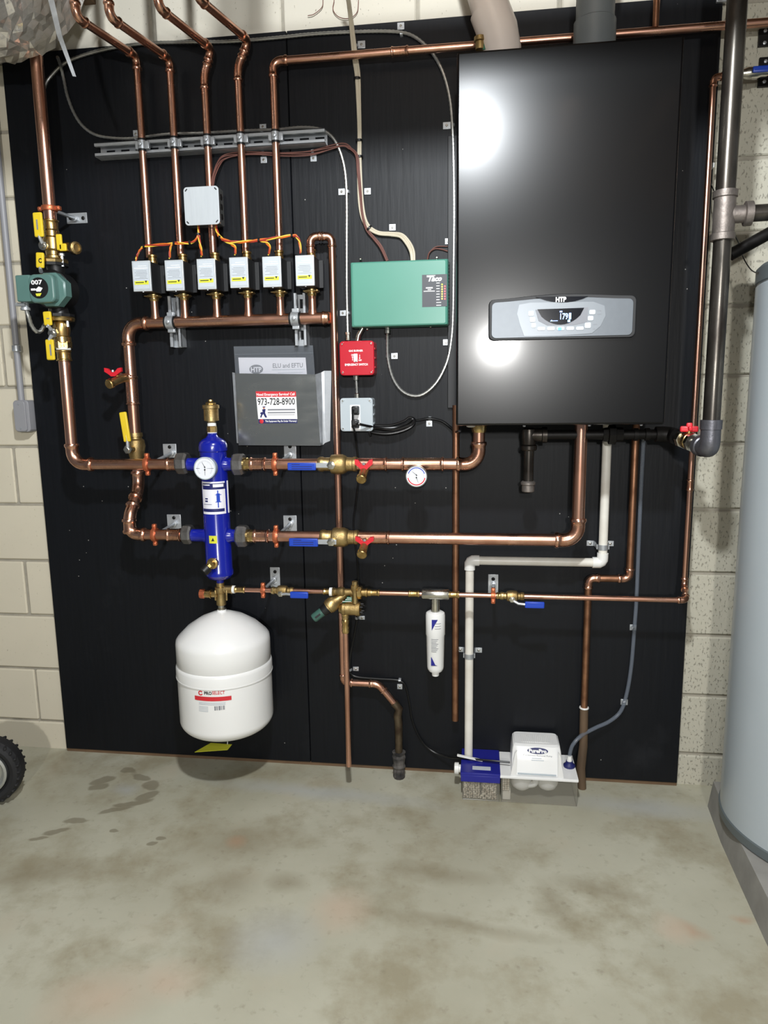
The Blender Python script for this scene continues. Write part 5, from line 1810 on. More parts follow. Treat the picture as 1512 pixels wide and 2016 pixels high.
DM2 = DS
zl = at(590, 1164, DS).z
zl2 = (at(500, 1160, DS).z + at(780, 1171, DS).z + at(1100, 1183, DS).z) / 3
ZL = zk
mk = thing('makeup_pipe', 'thin copper make-up water pipe crossing the lower plywood to the white tank', 'pipe', (xk, -DS, ZL))
def xat(px, d=DS):
    return at(px, 1155 + (px - 450) * .041, d).x
x = xat
def pipe_x(parent, a, b, r=r12, name='pipe'):
    part(name, G().tube([(a, -DS, ZL), (b, -DS, ZL)], r, 14), COPPER, parent)
def bcollar(parent, xc, L=.026, m=BRASS):
    collar(parent, (xc, -DS, ZL), X_, r12 * 1.1, L, m, 'press_collar')
part('tape', G().lathe((xk, -DS, ZL), X_, [(-.002, .0125), (.008, .0125)], 16), TAPE, mk)
bcollar(mk, x(472), .034)
pipe_x(mk, xk, x(540))
pipe_x(mk, x(572), x(645))
pipe_x(mk, x(735), x(834))
pipe_x(mk, x(880), x(1000))
pipe_x(mk, x(1020), x(1346))
for px in (647, 737, 815, 893, 988):
    bcollar(mk, x(px), .034)
def small_valve(px, label, grip):
    t = thing('ball_valve', label, 'valve', (x(px), -DS, ZL), 'small ball valves on the make-up pipe')
    xc = x(px)
    part('body', G().lathe((xc - .036, -DS, ZL), X_, [(0, .0105), (.003, .012), (.010, .012), (.012, .010), (.018, .0105), (.022, .0155), (.030, .017), (.042, .017), (.050, .0155), (.054, .0105), (.060, .010), (.062, .012), (.069, .012), (.072, .0105)], 18), BRASSD, t)
    part('stem', G().lathe((xc, -DS - .012, ZL - .004), OUT, [(0, .009), (.008, .009), (.009, .0095), (.014, .0095), (.015, .004), (.019, .004)], 6), NICKEL, t)
    c, w, h = rect(*grip, DS + .028)
    lv = part('lever', G().tube([(xc, -DS - .022, ZL - .006), (xc + .018, -DS - .026, c.z + .002), (c.x - w * .3, -DS - .027, c.z)], .0042, 8), STEEL, t)
    part('grip', G().box((c.x, -DS - .028, c.z), (w, .008, h), .0038), BLUEH, lv, 'blue vinyl lever grip')
    return t
small_valve(556, 'small brass valve with blue lever on the make-up pipe near the white tank', (571, 1165, 607, 1178))
small_valve(1008, 'small brass valve with blue lever on the make-up pipe below the white plastic pipe elbow', (1033, 1184.5, 1072, 1197.5))
t = hanger(None, (532, 1117, 551, 1156), 'x', r12, 'hanger on the thin make-up pipe near the white tank')
ring_at(t, (x(518), -DS, ZL), X_, r12 * 1.1, at(540, 1140, DB + .004))
t = hanger(None, (961, 1131, 981, 1171), 'x', r12, 'hanger on the thin make-up pipe right of the white plastic drop')
ring_at(t, (x(971), -DS, ZL), X_, r12 * 1.1, at(972, 1150, DB + .004))

# backflow preventer / fill valve
bf = thing('backflow_preventer', 'cast brass backflow preventer with a green knob on the make-up pipe', 'valve', at(683, 1245, DS))
part('inlet_body', G().lathe((x(652), -DS, ZL), X_, [(0, .012), (.010, .0145), (.012, .0115), (.02, .012), (x(668) - x(652), .016), (x(676) - x(652), .016), (x(680) - x(652), .011), (x(700) - x(652), .011)], 16), BRASSD, bf)
part('tape', G().lathe((x(649), -DS, ZL), X_, [(0, .0135), (.009, .0135)], 14), TAPE, bf)
part('union_nut', G().lathe((x(704), -DS, ZL), X_, [(0, .019), (.002, .0205), (.013, .0205), (.015, .018)], 8, True, .39), BRASS, bf, smooth=20)
part('outlet', G().lathe((x(712), -DS, ZL), X_, [(0, .0125), (.012, .0125), (.013, .0145), (.018, .0145), (.02, .0115), (.03, .0115)], 14), BRASS, bf)
q0, q1 = at(699, 1156, DS), at(699, 1187, DS)
part('test_port', G().lathe((q0.x, -DS - .004, 0), Z_, [(q1.z, .0095), (ZL - .01, .0085), (ZL + .012, .0125), (ZL + .024, .0125), (ZL + .026, .007)], 12).lathe((q0.x, -DS - .004, ZL + .024), Z_, [(0, .0095), (.012, .0095), (.014, .006)], 8), BRASSD, bf)
a, b = at(675, 1173, DS), at(648, 1194, DS + .012)
dr = (b - a).normalized()
L = (b - a).length
part('regulator', G().lathe(a, dr, [(-.015, .010), (L * .35, .014), (L * .6, .020), (L * .72, .0235), (L, .0235), (L + .002, .0215), (L + .005, .0215)], 22), BRASSD, bf)
part('spring_cage', G().lathe(a + dr * (L + .005), dr, [(0, .0205), (.003, .0205), (.004, .0185), (.02, .0165), (.022, .014)], 20), BLACKP, bf)
kb = a + dr * (L + .026)
part('knob', G().lathe(kb, dr, [(-.002, .013), (0, .0145), (.032, .0145), (.036, .0125), (.037, .009)], 18), GREEND, bf)
side = dr.cross(OUT).normalized()
part('knob_mark', G().box(kb + dr * .015 + OUT * .0145, (.02, .0015, .006), .0005, M=Matrix((dr, Vector((0, 1, 0)), side)).transposed()), BLACKT, bf)
qb0, qb1 = at(668, 1197, DS), at(709, 1200, DS)
zb_ = (qb0.z + qb1.z) / 2
part('check_body', G().lathe((qb0.x, -DS, zb_), X_, [(0, .013), (.006, .0165), (.012, .0215), (.02, .0215), (.021, .020), (qb1.x - qb0.x - .014, .020), (qb1.x - qb0.x - .013, .0225), (qb1.x - qb0.x, .0225), (qb1.x - qb0.x + .002, .018)], 22), BRASSD, bf)
g = G()
for k in range(6):
    an = k * math.pi / 3 + .4
    g.lathe((qb1.x - .002, -DS + math.cos(an) * .016, zb_ + math.sin(an) * .016), X_, [(0, .003), (.012, .003), (.014, .0015)], 6)
part('bolt', g, BLKIRON, bf)
part('web', G().prism([(-.022, -.016), (.016, -.016), (.016, .014), (.006, .014)], (at(690, 1178, DS).x, -DS + .004, at(690, 1178, DS).z), X_, Z_, OUT, .006), BRASSD, bf)
part('maker_tag', polyplate([(680, 1181), (684, 1174), (693, 1176), (693, 1184), (673, 1187)], DS + .014, .0012), GRNT, bf, 'small green tag with white lines')
g = plate(683, 1177, 692, 1178, DS + .0155, .0003)
plate(680, 1180, 692, 1181, DS + .0155, .0003, g=g)
plate(674, 1183.5, 691, 1184.5, DS + .0155, .0003, g=g)
part('tag_print', g, WHITE, bf)
xo = at(680, 1215, DS).x
rz0, rz1 = at(681, 1212, DS).z, at(682, 1246, DS).z
zz = lambda y: at(681, y, DS).z
part('relief_outlet', G().lathe((xo, -DS, 0), Z_, [(zz(1246), .0105), (zz(1242), .0125), (zz(1238), .0115), (zz(1234), .0125), (zz(1230), .0105), (zz(1226), .0125), (zz(1221), .0125), (zz(1219), .0105), (zz(1210), .0125), (zz(1200), .0125)], 14), BRASS, bf)
part('relief_stem', G().lathe((xo, -DS, zz(1216)), Z_, [(0, .012), (.03, .013)], 14), BRASSD, bf)
t = thing('drain_pipe', 'thin copper drain pipe dropping from the brass backflow preventer toward the floor', 'pipe', (xo, -DS, at(684, 1508, DS).z))
part('pipe', G().tube([(xo, -DS, zz(1244)), (xo, -DS, at(684, 1508, DS).z)], .0088, 14), COPPER, t)
# filter
fx = at(857, 1175, DS).x
f_ = thing('water_filter', 'white inline water filter cartridge hanging from a silver tee on the make-up pipe', 'filter', (fx, -DS, at(853, 1330, DS).z))
xa, xb2 = at(831, 1173, DS).x, at(884, 1176, DS).x
fz = lambda y: at(855, y, DS).z
ms = mpp(at(855, 1250, DS))
part('tee', G().lathe((xa, -DS, ZL), X_, [(0, .015), (.003, .0165), (xb2 - xa - .003, .0165), (xb2 - xa, .015)], 22).lathe((fx, -DS, 0), Z_, [(fz(1206), .0135), (fz(1202), .0135), (ZL - .012, .0125), (ZL, .0125)], 18), NICKEL, f_)
part('cartridge', G().lathe((fx, -DS, 0), Z_, [(fz(y), hw * ms) for y, hw in ((1330, 6), (1329, 7), (1322, 7.5), (1320, 13), (1316, 15.5), (1312, 16.5), (1250, 18), (1248, 19), (1210, 19), (1206, 18), (1203.5, 14))], 28), WHITEP, f_)
cyf = (fx, -DS, 18 * ms)
dff = DS + 18 * ms
g = G()
def cylpoly(pts, d, cyl, eps, g):
    b = len(g.v)
    for px, py in pts:
        p = at(px, py, d)
        p.y = cyl[1] - math.sqrt((cyl[2] + eps) ** 2 - (p.x - cyl[0]) ** 2)
        g.v.append(p)
    g.f.append(tuple(range(b, b + len(pts))))
cyf2 = (fx, -DS, 19 * ms)
cylpoly([(850, 1220), (862, 1220), (850, 1241)], dff, cyf2, .0019, g)
cylpoly([(848.5, 1294), (849.5, 1294), (857, 1309), (862, 1311), (848.5, 1311)], dff, cyf, .0019, g)
part('blue_triangles', g, BLUEP, f_, smooth=0)
g = G()
for k in range(9):
    cylpatch(849, 1259 + k * 3, 863 - (k % 3) * 2, 1259.7 + k * 3, dff, cyf, .0008, 4, g=g)
for k in range(3):
    cylpatch(856, 1228 + k * 5, 868, 1228.7 + k * 5, dff, cyf2, .0008, 4, g=g)
part('label_print', g, GREYT, f_)

# make-up feed up the right side
xr_ = (at(1340, 1150, .10).x + at(1383, 650, .10).x + at(1404, 170, .10).x) / 3
fd = thing('feed_pipe', 'thin copper feed pipe climbing the right edge of the plywood', 'pipe', (xr_, -.1, ZL))
ztop = at(1405, 152, .10).z
e0 = Vector((x(1350), -DS, ZL))
zlow = at(1341, 1150, .10).z
run(fd, [Vector((x(1330), -DS, ZL)), e0, Vector((xr_, -.10, zlow - .004)), Vector((xr_, -.10, ztop)), Vector((xr_ + .26, -.10, ztop + .004))], r12, T=.013, sock=.011, fat=1.2)
for py in (945, 962):
    pass
collar(fd, (xr_, -.10, at(1352, 955, .10).z), Z_, r12, .034)
v = at(1492, 141, .12)
t = thing('ball_valve', 'small valve with blue lever by the top right picture edge', 'valve', v)
part('body', G().lathe(Vector((v.x - .04, -.10, ztop + .004)), X_, [(0, .010), (.012, .012), (.02, .015), (.045, .015), (.055, .011), (.07, .011)], 14), NICKEL, t)
part('grip', G().box((v.x + .03, -.125, v.z + .004), (.09, .008, .016), .004), BLUEH, t)
for i, (px, py, hh) in enumerate(((1504, 75, 32), (1504, 143, 54))):
    g = G()
    q = at(px, py, .004)
    t = thing('wall_bracket', 'black steel bracket bolted to the blocks, %s of the two at top right' % ('upper', 'lower')[i], 'bracket', (q.x, 0, q.z))
    part('plate', G().box((q.x + .01, -.005, q.z), (.05, .008, hh * mpp(q)), .001), BLKIRON, t)
    for s in (-1, 1):
        part('bolt', G().lathe((q.x, -.009, q.z + s * hh * mpp(q) * .34), OUT, [(0, .005), (.004, .005), (.005, .003)], 6), STEEL, t)

# relief discharge down from the boiler
xv_ = (at(899, 860, .062).x + at(895, 1410, .062).x) / 2
t = thing('discharge_pipe', 'plain copper discharge pipe hanging open-ended below the boiler left corner', 'pipe', (xv_, -.062, at(896, 1418, .062).z))
part('pipe', G().tube([(xv_, -.062, bz0 + .05), (xv_, -.062, at(896, 1418, .062).z)], r34, 16), COPPERD, t)
# white PVC condensate
DP = .075
rp = .0135
pa = at(1194, 900, DP); pb = at(1186, 1103, DP)
xw = (pa.x + pb.x) / 2
zw = (at(1100, 1107, DP).z + at(960, 1103, DP).z) / 2
xl_ = (at(925, 1150, DP).x + at(922, 1480, DP).x) / 2
t = thing('condensate_pipe', 'white plastic condensate pipe stepping down from the boiler to the small pump', 'pipe', (xl_, -DP, .08))
def pvc_elbow(v, a, b):
    v, a, b = Vector(v), Vector(a).normalized(), Vector(b).normalized()
    R = .017
    S = .030
    pts = [v + a * S, v + a * .018, v + a * .010 , v + (a + b) * .0035, v + b * .010, v + b * .018, v + b * S]
    part('elbow', G().tube(pts, R, 18), PVCF, t)
part('pipe', G().tube([(xw, -DP, bz0 + .04), (xw, -DP, zw + .02)], rp, 18), PVC, t)
part('pipe', G().tube([(xw - .02, -DP, zw), (xl_ + .02, -DP, zw)], rp, 18), PVC, t)
part('pipe', G().tube([(xl_, -DP, zw - .02), (xl_, -DP, .076)], rp, 18), PVC, t)
pvc_elbow((xw, -DP, zw), Z_, -X_)
pvc_elbow((xl_, -DP, zw), X_, -Z_)
def two_strap(xc, d, zc, r, label):
    t = thing('pipe_strap', label, 'strap', (xc, -DB, zc), 'two-hole straps on the white pipe')
    part('band', G().lathe((xc, -d, zc - .008), Z_, [(0, r * 1.01), (0, r * 1.12), (.016, r * 1.12), (.016, r * 1.01)], 20), STEEL, t, smooth=30)
    for s in (1, -1):
        part('ear', G().box((xc + s * (r + .017), -DB - .0025, zc), (.022, .004, .017), .001), STEEL, t)
        part('leg', G().box((xc + s * (r + .004), -(DB + d) / 2, zc), (.003, d - DB, .015), .0005), STEEL, t)
        part('screw', G().lathe((xc + s * (r + .017), -DB - .0045, zc), OUT, [(0, .004), (.002, .004), (.003, .002)], 8), NICKEL, t)
two_strap(xw, DP, at(1184, 1077, DP).z, rp, 'steel strap on the white pipe just above its upper elbow')
two_strap(xl_, DP, at(924, 1291, DP).z, rp, 'steel strap on the long lower drop of the white pipe')
# copper with offset down to the floor
DG = .062
x1_ = (at(1250, 870, DG).x + at(1241, 1110, DG).x) / 2
x2_ = (at(1156, 1170, DG).x + at(1152, 1380, DG).x) / 2
zo = at(1200, 1139, DG).z
t = thing('copper_line', 'copper line dropping from the boiler, jogging left, down to a brown wrapped end', 'pipe', (x2_, -DG, 0))
zring = at(1151, 1393, DG).z
run(t, [Vector((x1_, -DG, bz0 + .05)), Vector((x1_, -DG, zo)), Vector((x2_, -DG, zo)), Vector((x2_, -DG, zring))], r34, COPPERD, COPPERF, T=.018, sock=.016)
part('ring', G().lathe((x2_, -DG, zring - .003), Z_, [(0, .0145), (.002, .0155), (.005, .0145)], 16), PVCF, t)
part('wrapped_end', G().tube([(x2_, -DG, zring), (x2_ + .002, -DG, .15), (x2_ - .004, -DG, .07), (x2_ + .003, -DG, -.008)], [.0135, .0135, .0145, .0135], 14), WRAP, t, 'dull brown wrapped lower end')
# clear hose
hz = pxpath([(1268, 850, .08), (1262, 960, .06), (1257, 1080, .035), (1253, 1180, .03), (1249, 1236, .03), (1243, 1310, .03), (1234, 1365, .03), (1222, 1400, .035), (1200, 1420, .045), (1172, 1433, .06), (1145, 1448, .075), (1128, 1466, .085), (1122, 1484, .09), (1121, 1500, .09)], n=8)
single('clear_hose', G().tube(hz, .0062, 10), HOSE, 'clear plastic hose curving from under the boiler to the small pump', 'hose')

# ================================================================== condensate pump
X0, X1, Y0, Y1, ZP = 1.452, 1.814, -.022, -.172, .084
XM = at(984, 1530, .17).x
cp = thing('condensate_pump', 'small white and blue condensate pump with clear tank on the floor', 'pump', ((X0 + X1) / 2, (Y0 + Y1) / 2, 0))
def openbox(x0, x1, y0, y1, z0, z1, t=.0025):
    g = G()
    g.box(((x0 + x1) / 2, (y0 + y1) / 2, z0 + t / 2), (x1 - x0, abs(y0 - y1), t), .0005, seg=1)
    for xx in (x0 + t / 2, x1 - t / 2):
        g.box((xx, (y0 + y1) / 2, (z0 + z1) / 2), (t, abs(y0 - y1), z1 - z0), .0005, seg=1)
    for yy in (y0 - t / 2, y1 + t / 2):
        g.box(((x0 + x1) / 2, yy, (z0 + z1) / 2), (x1 - x0, t, z1 - z0), .0005, seg=1)
    return g
part('tank', openbox(XM + .004, X1, Y0, Y1, .0005, ZP - .002), CLEAR, cp, 'clear plastic tank')
neu = part('neutraliser_tank', openbox(X0 + .004, XM, Y0, Y1, .0005, ZP - .002), CLEAR, cp, 'clear tank filled with pale pebbles')
g = G()
rnd = random.Random(3)
sp = .0075
iz = 0
zc_ = .007
while zc_ < ZP - .022:
    nx = int((XM - X0 - .012) / sp)
    ny = 20
    for i in range(nx):
        for j in range(ny):
            if 1 < j < ny - 3 and zc_ < ZP - .034 and 1 < i < nx - 2:
                continue
            g.sphere((X0 + .011 + i * sp + rnd.uniform(-.002, .002), Y1 + .0065 + j * sp * .95 + rnd.uniform(-.001, .001), zc_ + rnd.uniform(-.0015, .0015)), rnd.uniform(.0034, .0046), 6, 4)
    zc_ += .0068
pe = part('pebbles', g, PEB, neu, smooth=60)
pe['kind'] = 'stuff'
part('divider', G().box(((X0 + XM) / 2 + .002, Y1 + .002, .048), (.003, .003, .055), .0005), BLACKM, cp)
g = G()
for i in range(int((at(1005, 1540, .15).x - XM) / sp) - 1):
    for k in range(6):
        for j in range(4):
            g.sphere((XM + .012 + i * sp, Y1 + .007 + j * sp, .040 + k * .0068), .0041, 6, 4)
pe2 = part('pebbles', g, PEB, cp, smooth=60)
pe2['kind'] = 'stuff'
part('inner_frame', G().box((XM + .022, Y1 + .04, .018), (.026, .06, .032), .003), PVC, cp)
part('lid', G().box(((XM + X1) / 2 + .001, (Y0 + Y1) / 2, ZP + .003), (X1 - XM + .004, Y0 - Y1 + .006, .010), .003), WHITEP, cp)
bl = part('blue_lid', G().box(((X0 + XM) / 2, (Y0 + Y1) / 2, ZP + .005), (XM - X0 + .004, Y0 - Y1 + .008, .014), .003), BLUEP, cp, 'blue plastic lid')
part('lid_skirt', G().box(((X0 + XM) / 2, Y1 - .002, ZP - .008), (XM - X0 + .002, .006, .022), .002), BLUEP, bl)
q = at(948, 1514, .14)
part('lid_label', G().box((q.x, Y1 + .028, ZP + .0122), (.058, .022, .0008), .0003), LITHTXT, bl)
q = at(896, 1515, .12)
part('inlet_cap', G().lathe((X0 + .004, -.11, ZP - .012), -X_, [(0, .013), (.012, .013), (.013, .019), (.026, .019), (.028, .015)], 16), PVCF, cp)
# motor housing
hx0, hx1 = at(1006, 1528, .15).x, at(1107, 1530, .15).x
hz1 = at(1057, 1462, .11).z
hz0 = ZP + .008
hy0, hy1 = -.162, -.04
hc = (hx0 + hx1) / 2
hw_ = (hx1 - hx0) / 2
rings = []
for tz_, f, yf in ((0, 1.0, 0), (.06, 1.0, .002), (.5, .985, .012), (.82, .95, .024), (.95, .92, .032), (1.0, .85, .042)):
    zc_ = hz0 + (hz1 - hz0) * tz_
    ww = hw_ * f
    rings.append([Vector((hc + px * ww, (hy0 + yf + hy1) / 2 + py * ((hy1 - hy0 - yf) / 2), zc_)) for px, py in rrect(2, 2, .22, 4)])
mh = part('motor_housing', G().ring_skin(rings), WHITEP, cp)
for k in range(22):
    xx = hc - hw_ * .80 + k * hw_ * 1.6 / 21
    part('vent_rib', G().box((xx, -.085, hz1 - .001 - abs(k - 10.5) ** 2 * .00003), (.0034, .05, .007), .001, seg=1), WHITEP, mh)
part('base_step', G().box((hc, hy0 - .0005, hz0 + .004), (hw_ * 1.5, .004, .004), .001), GREYP, mh)
for s in (-1, 1):
    part('side_fin', G().prism([(0, 0), (s * .018, 0), (s * .006, .075), (0, .085)], (hc + s * (hw_ * .80), hy0 - .004, hz0), X_, Z_, OUT, .004, .001), WHITEP, mh)
def front_y(zv):
    tt = (zv - hz0) / (hz1 - hz0)
    return hy0 + .012 * max(0, tt) / .5 if tt < .5 else hy0 + .012 + .012 * (tt - .5) / .32
def hous_pt(px, py):
    p = at(px, py, -hy0)
    for _ in range(3):
        p = at(px, py, -front_y(p.z) + .0007)
    return p
def onhouse(px0, py0, px1, py1):
    c = hous_pt((px0 + px1) / 2, (py0 + py1) / 2)
    a, b = hous_pt(px0, (py0 + py1) / 2), hous_pt(px1, (py0 + py1) / 2)
    t_, d_ = hous_pt((px0 + px1) / 2, py0), hous_pt((px0 + px1) / 2, py1)
    return c, (b.x - a.x), t_ - d_
c, w, uz = onhouse(1038, 1472, 1079, 1484.5)
uzn = uz.normalized()
nrm = X_.cross(uzn) * 1.0
if nrm.y > 0:
    nrm = -nrm
em = part('emblem', G().prism([(math.cos(a) * w / 2, math.sin(a) * uz.length / 2) for a in [k * math.pi / 12 for k in range(24)]], c, X_, uzn, nrm, .0018), NAVY, mh)
def htext(s, px0, py0, px1, py1, m, bold=.02, lift=.0024):
    uv, f = text_mesh(s, bold)
    c, w, uz = onhouse(px0, py0, px1, py1)
    g = G()
    g.v = [c + X_ * ((u - .5) * w) + uz * (v_ - .5) + nrm * lift for u, v_ in uv]
    g.f = f
    part('lettering', g, m, mh, smooth=0)
htext('PurePro', 1041, 1474.5, 1076, 1482.5, WHITE, .05)
htext('Condensate Removal Pump', 1030, 1486, 1087, 1490, GREYT, .0, .0012)
for (a, b, c_, d_) in ((1047, 1492.5, 1066, 1493.8), (1046, 1496.5, 1071, 1497.8)):
    c, w, uz = onhouse(a, b, c_, d_)
    part('print', G().prism([(w / 2, uz.length / 2), (-w / 2, uz.length / 2), (-w / 2, -uz.length / 2), (w / 2, -uz.length / 2)], c, X_, uzn, nrm, .0012), LITHTXT, mh)
# pump body seen through the tank
part('impeller_housing', G().lathe(((at(1027, 1545, .14).x), -.128, .082), -Z_, [(0, .034), (.03, .035), (.044, .030), (.054, .018)], 24), WHITEP, cp)
part('impeller_housing', G().lathe(((at(1078, 1545, .14).x), -.128, .082), -Z_, [(0, .034), (.028, .034), (.042, .028), (.050, .016)], 24), WHITEP, cp)
part('volute_outlet', G().tube(smooth_path([(at(1032, 1553, .15).x, -.14, .045), (at(1050, 1548, .15).x, -.15, .055), (at(1055, 1540, .15).x, -.15, .07), (at(1056, 1534, .15).x, -.15, .082)]), .010, 12), WHITEP, cp)
q = at(1121, 1512, .10)
part('check_valve', G().lathe((q.x, -.095, ZP + .006), Z_, [(0, .018), (.008, .019), (.012, .014), (.018, .011), (.022, .011)], 16), NAVY, cp, 'navy blue check valve')
part('barb', G().lathe((q.x, -.095, ZP + .024), Z_, [(0, .009), (.012, .008), (.02, .0062)], 14), PVCF, cp)
single('pump_hose_clip', G().box(at(925, 1492, .10), (.085, .012, .005), .002, M=Matrix.Rotation(R_(10), 3, 'Y')), PVCF, 'thin white plastic strip lying on the blue lid of the small pump', 'strip')

# ================================================================== gas line
DGa = .17
rb = .0165
zg = at(1130, 856, DGa).z
gs = thing('gas_pipe', 'black steel gas pipe running under the boiler with a capped drip leg', 'pipe', at(1040, 965, DGa))
xd_ = (at(1041, 890, DGa).x + at(1040, 950, DGa).x) / 2
xg1 = at(1312, 860, DGa).x
part('elbow', G().lathe((xd_, -DGa, zg - .045), Z_, [(0, .020), (.004, .023), (.014, .023), (.018, .019), (.05, .022), (.062, .02), (.066, .012)], 18).lathe((xd_, -DGa, zg), X_, [(0, .02), (.035, .02), (.037, .0235), (.05, .0235)], 18), BLKPIPE, gs)
part('drip_leg', G().tube([(xd_, -DGa, zg - .04), (xd_, -DGa, at(1040, 955, DGa).z)], rb * .9, 16), BLKPIPE, gs)
part('cap', G().lathe((xd_, -DGa, at(1040, 968, DGa).z), Z_, [(0, .017), (.002, .0185), (.020, .0185), (.022, .0215), (.028, .0215), (.032, .017)], 18), TEEIRON, gs)
part('pipe', G().tube([(xd_ + .04, -DGa, zg), (xg1, -DGa, zg)], rb * .85, 16), BLKIRON, gs)
xu = at(1208, 857, DGa).x
part('union', G().lathe((xu - .03, -DGa, zg), X_, [(0, .019), (.014, .021), (.016, .028), (.034, .028), (.036, .021), (.055, .02)], 8), BLKIRON, gs, smooth=20)
part('nipple', G().lathe((xu + .055, -DGa, zg), X_, [(0, .018), (.012, .018), (.013, .014), (.03, .014), (.031, .018), (.043, .018)], 14), BLKIRON, gs)
part('elbow', G().tube(smooth_path([(xg1 - .03, -DGa, zg), (xg1 - .008, -DGa, zg), (xg1 + .012, -DGa - .006, zg - .002), (xg1 + .02, -DGa - .03, zg - .006)]), .022, 16), BLKIRON, gs)
pA = Vector((xg1 + .02, -DGa - .02, zg - .004))
DR = .36
pB = at(1394, 884, DR)
gp = Vector(((at(1403, 835, DR).x + at(1429, 420, DR).x + at(1445, 0, DR).x) / 3, -DR, pB.z))
dirn = (gp - pA).normalized()
part('pipe', G().tube([pA, pA + dirn * .06], rb, 16), BLKIRON, gs)
gv = thing('gas_valve', 'brass gas valve with a red tee handle beside the grey iron elbow', 'valve', at(1345, 872, .23))
Lg = (gp - pA).length
part('body', G().lathe(pA + dirn * Lg * .2, dirn, [(0, .017), (.002, .0255), (.016, .0255), (.018, .019)], 8), NICKEL, gv, smooth=20)
part('body', G().lathe(pA + dirn * (Lg * .2 + .018), dirn, [(0, .019), (.006, .023), (.026, .023), (.03, .019)], 18), BRASS, gv)
part('body', G().lathe(pA + dirn * (Lg * .2 + .049), dirn, [(0, .019), (.002, .0255), (.014, .0255), (.016, .017)], 8), NICKEL, gv, smooth=20)
hub_ = pA + dirn * (Lg * .2 + .035)
part('stem', G().lathe(hub_ + Z_ * .012, Z_, [(0, .009), (.010, .009), (.011, .006), (.018, .006)], 12), BRASS, gv)
hd = G().box(hub_ + Z_ * .032, (.046, .012, .016), .004, M=Matrix.Rotation(R_(-14), 3, 'Z')).box(hub_ + Z_ * .040, (.016, .012, .018), .004, M=Matrix.Rotation(R_(-14), 3, 'Z')).box(hub_ + Z_ * .034 , (.010, .034, .012), .003)
part('handle', hd, REDH, gv, 'red tee handle')
gr_ = thing('gas_riser', 'tall black steel gas riser with a grey elbow at its foot, right of the plywood', 'pipe', gp)
part('nipple', G().tube([pA + dirn * (Lg * .2 + .06), gp - dirn * .03], rb * .95, 16), BLKPIPE, gr_)
rE = .0235
ep = smooth_path([gp - dirn * .052, gp - dirn * .03, gp + Vector((.002, 0, .004)) - dirn * .006 , gp + Z_ * .028 + X_ * .002, gp + Z_ * .06])
E0 = gp - dirn * .05
part('elbow', G().tube([E0, E0 + dirn * .002, E0 + dirn * .018, E0 + dirn * .0185] + smooth_path([gp - dirn * .034, gp - dirn * .016 - Z_ * .0, gp + (Z_ - dirn) * .004, gp + Z_ * .018, gp + Z_ * .034]) + [gp + Z_ * .05, gp + Z_ * .0505, gp + Z_ * .074, gp + Z_ * .0745], [.024, .0275, .0275, .024] + [.0245] * 33 + [.0245, .0265, .0265, .022], 22), GREYIRON, gr_)
zt_ = at(1429, 425, DR).z
part('pipe', G().tube([gp + Z_ * .07, Vector((gp.x, -DR, zt_ - .055))], .0212, 22), BLKPIPE, gr_)
part('pipe', G().tube([Vector((gp.x, -DR, zt_ + .055)), Vector((gp.x, -DR, 2.62))], .0232, 22), BLKPIPE, gr_)
g = G().lathe((gp.x, -DR, zt_ - .058), Z_, [(0, .024), (.001, .0285), (.016, .0285), (.018, .0255), (.098, .0255), (.100, .0285), (.115, .0285), (.116, .024)], 22)
dx = Vector((1, -.08, .0)).normalized()
g.lathe((gp.x, -DR, zt_ + .002), dx, [(0, .0205), (.044, .0205), (.046, .0285), (.062, .0285), (.063, .02)], 20)
part('tee', g, TEEIRON, gr_)
part('branch_pipe', G().tube([Vector((gp.x, -DR, zt_ + .002)) + dx * .055, Vector((gp.x, -DR, zt_ + .002)) + dx * .5], .0195, 18), BLKPIPE, gr_)
t = thing('brace_pipe', 'dark steel pipe slanting up to the right behind the gas riser', 'pipe', at(1450, 500, .20))
a, b = at(1437, 502, .20), at(1600, 412, .20)
part('pipe', G().tube([a, b], .016, 16), BLKIRON, t)
single('thin_wire', G().tube(pxpath([(1395, 350, .03), (1404, 372, .03), (1414, 392, .1), (1440, 450, .2), (1455, 480, .2), (1464, 508, .2), (1476, 528, .24), (1486, 536, .28), (1494, 537, .32)], n=8), .0016, 6), BLACKC, 'thin dark wire looping behind the gas riser toward the water heater', 'wire')
single('wire_tag', G().box(at(1401, 327, .05), (.010, .02, .014), .002), PVCF, 'tiny white clip on the thin copper feed pipe', 'clip')
q = at(1417, 4, .006)
single('steel_tab', G().box((q.x, -.024, q.z), (.028, .01, .02), .001), STEEL, 'small steel tab at the top right plywood corner', 'bracket')

# ================================================================== water heater
hc_ = Vector((2.47, -.35, 0))
hr = .28
wh = thing('water_heater', 'large pale grey cylindrical water heater at the right picture edge', 'water heater', (hc_.x, hc_.y, .085))
zT = at(1495, 532, .36).z
part('jacket', G().lathe(hc_, Z_, [(.115, hr), (zT - .03, hr), (zT - .028, hr * .99), (zT - .02, hr * .99)], 96), HEATER, wh)
part('base_band', G().lathe(hc_, Z_, [(.086, hr * .985), (.09, hr * 1.008), (.114, hr * 1.012), (.117, hr * 1.0)], 96), HEATERD, wh, 'dark grey base ring')
part('top_band', G().lathe(hc_, Z_, [(zT - .022, hr * .99), (zT - .021, hr * 1.006), (zT + .012, hr * 1.006), (zT + .022, hr * .97), (zT + .03, hr * .5), (zT + .031, 0)], 96), HEATERD, wh, 'dark grey top rim')

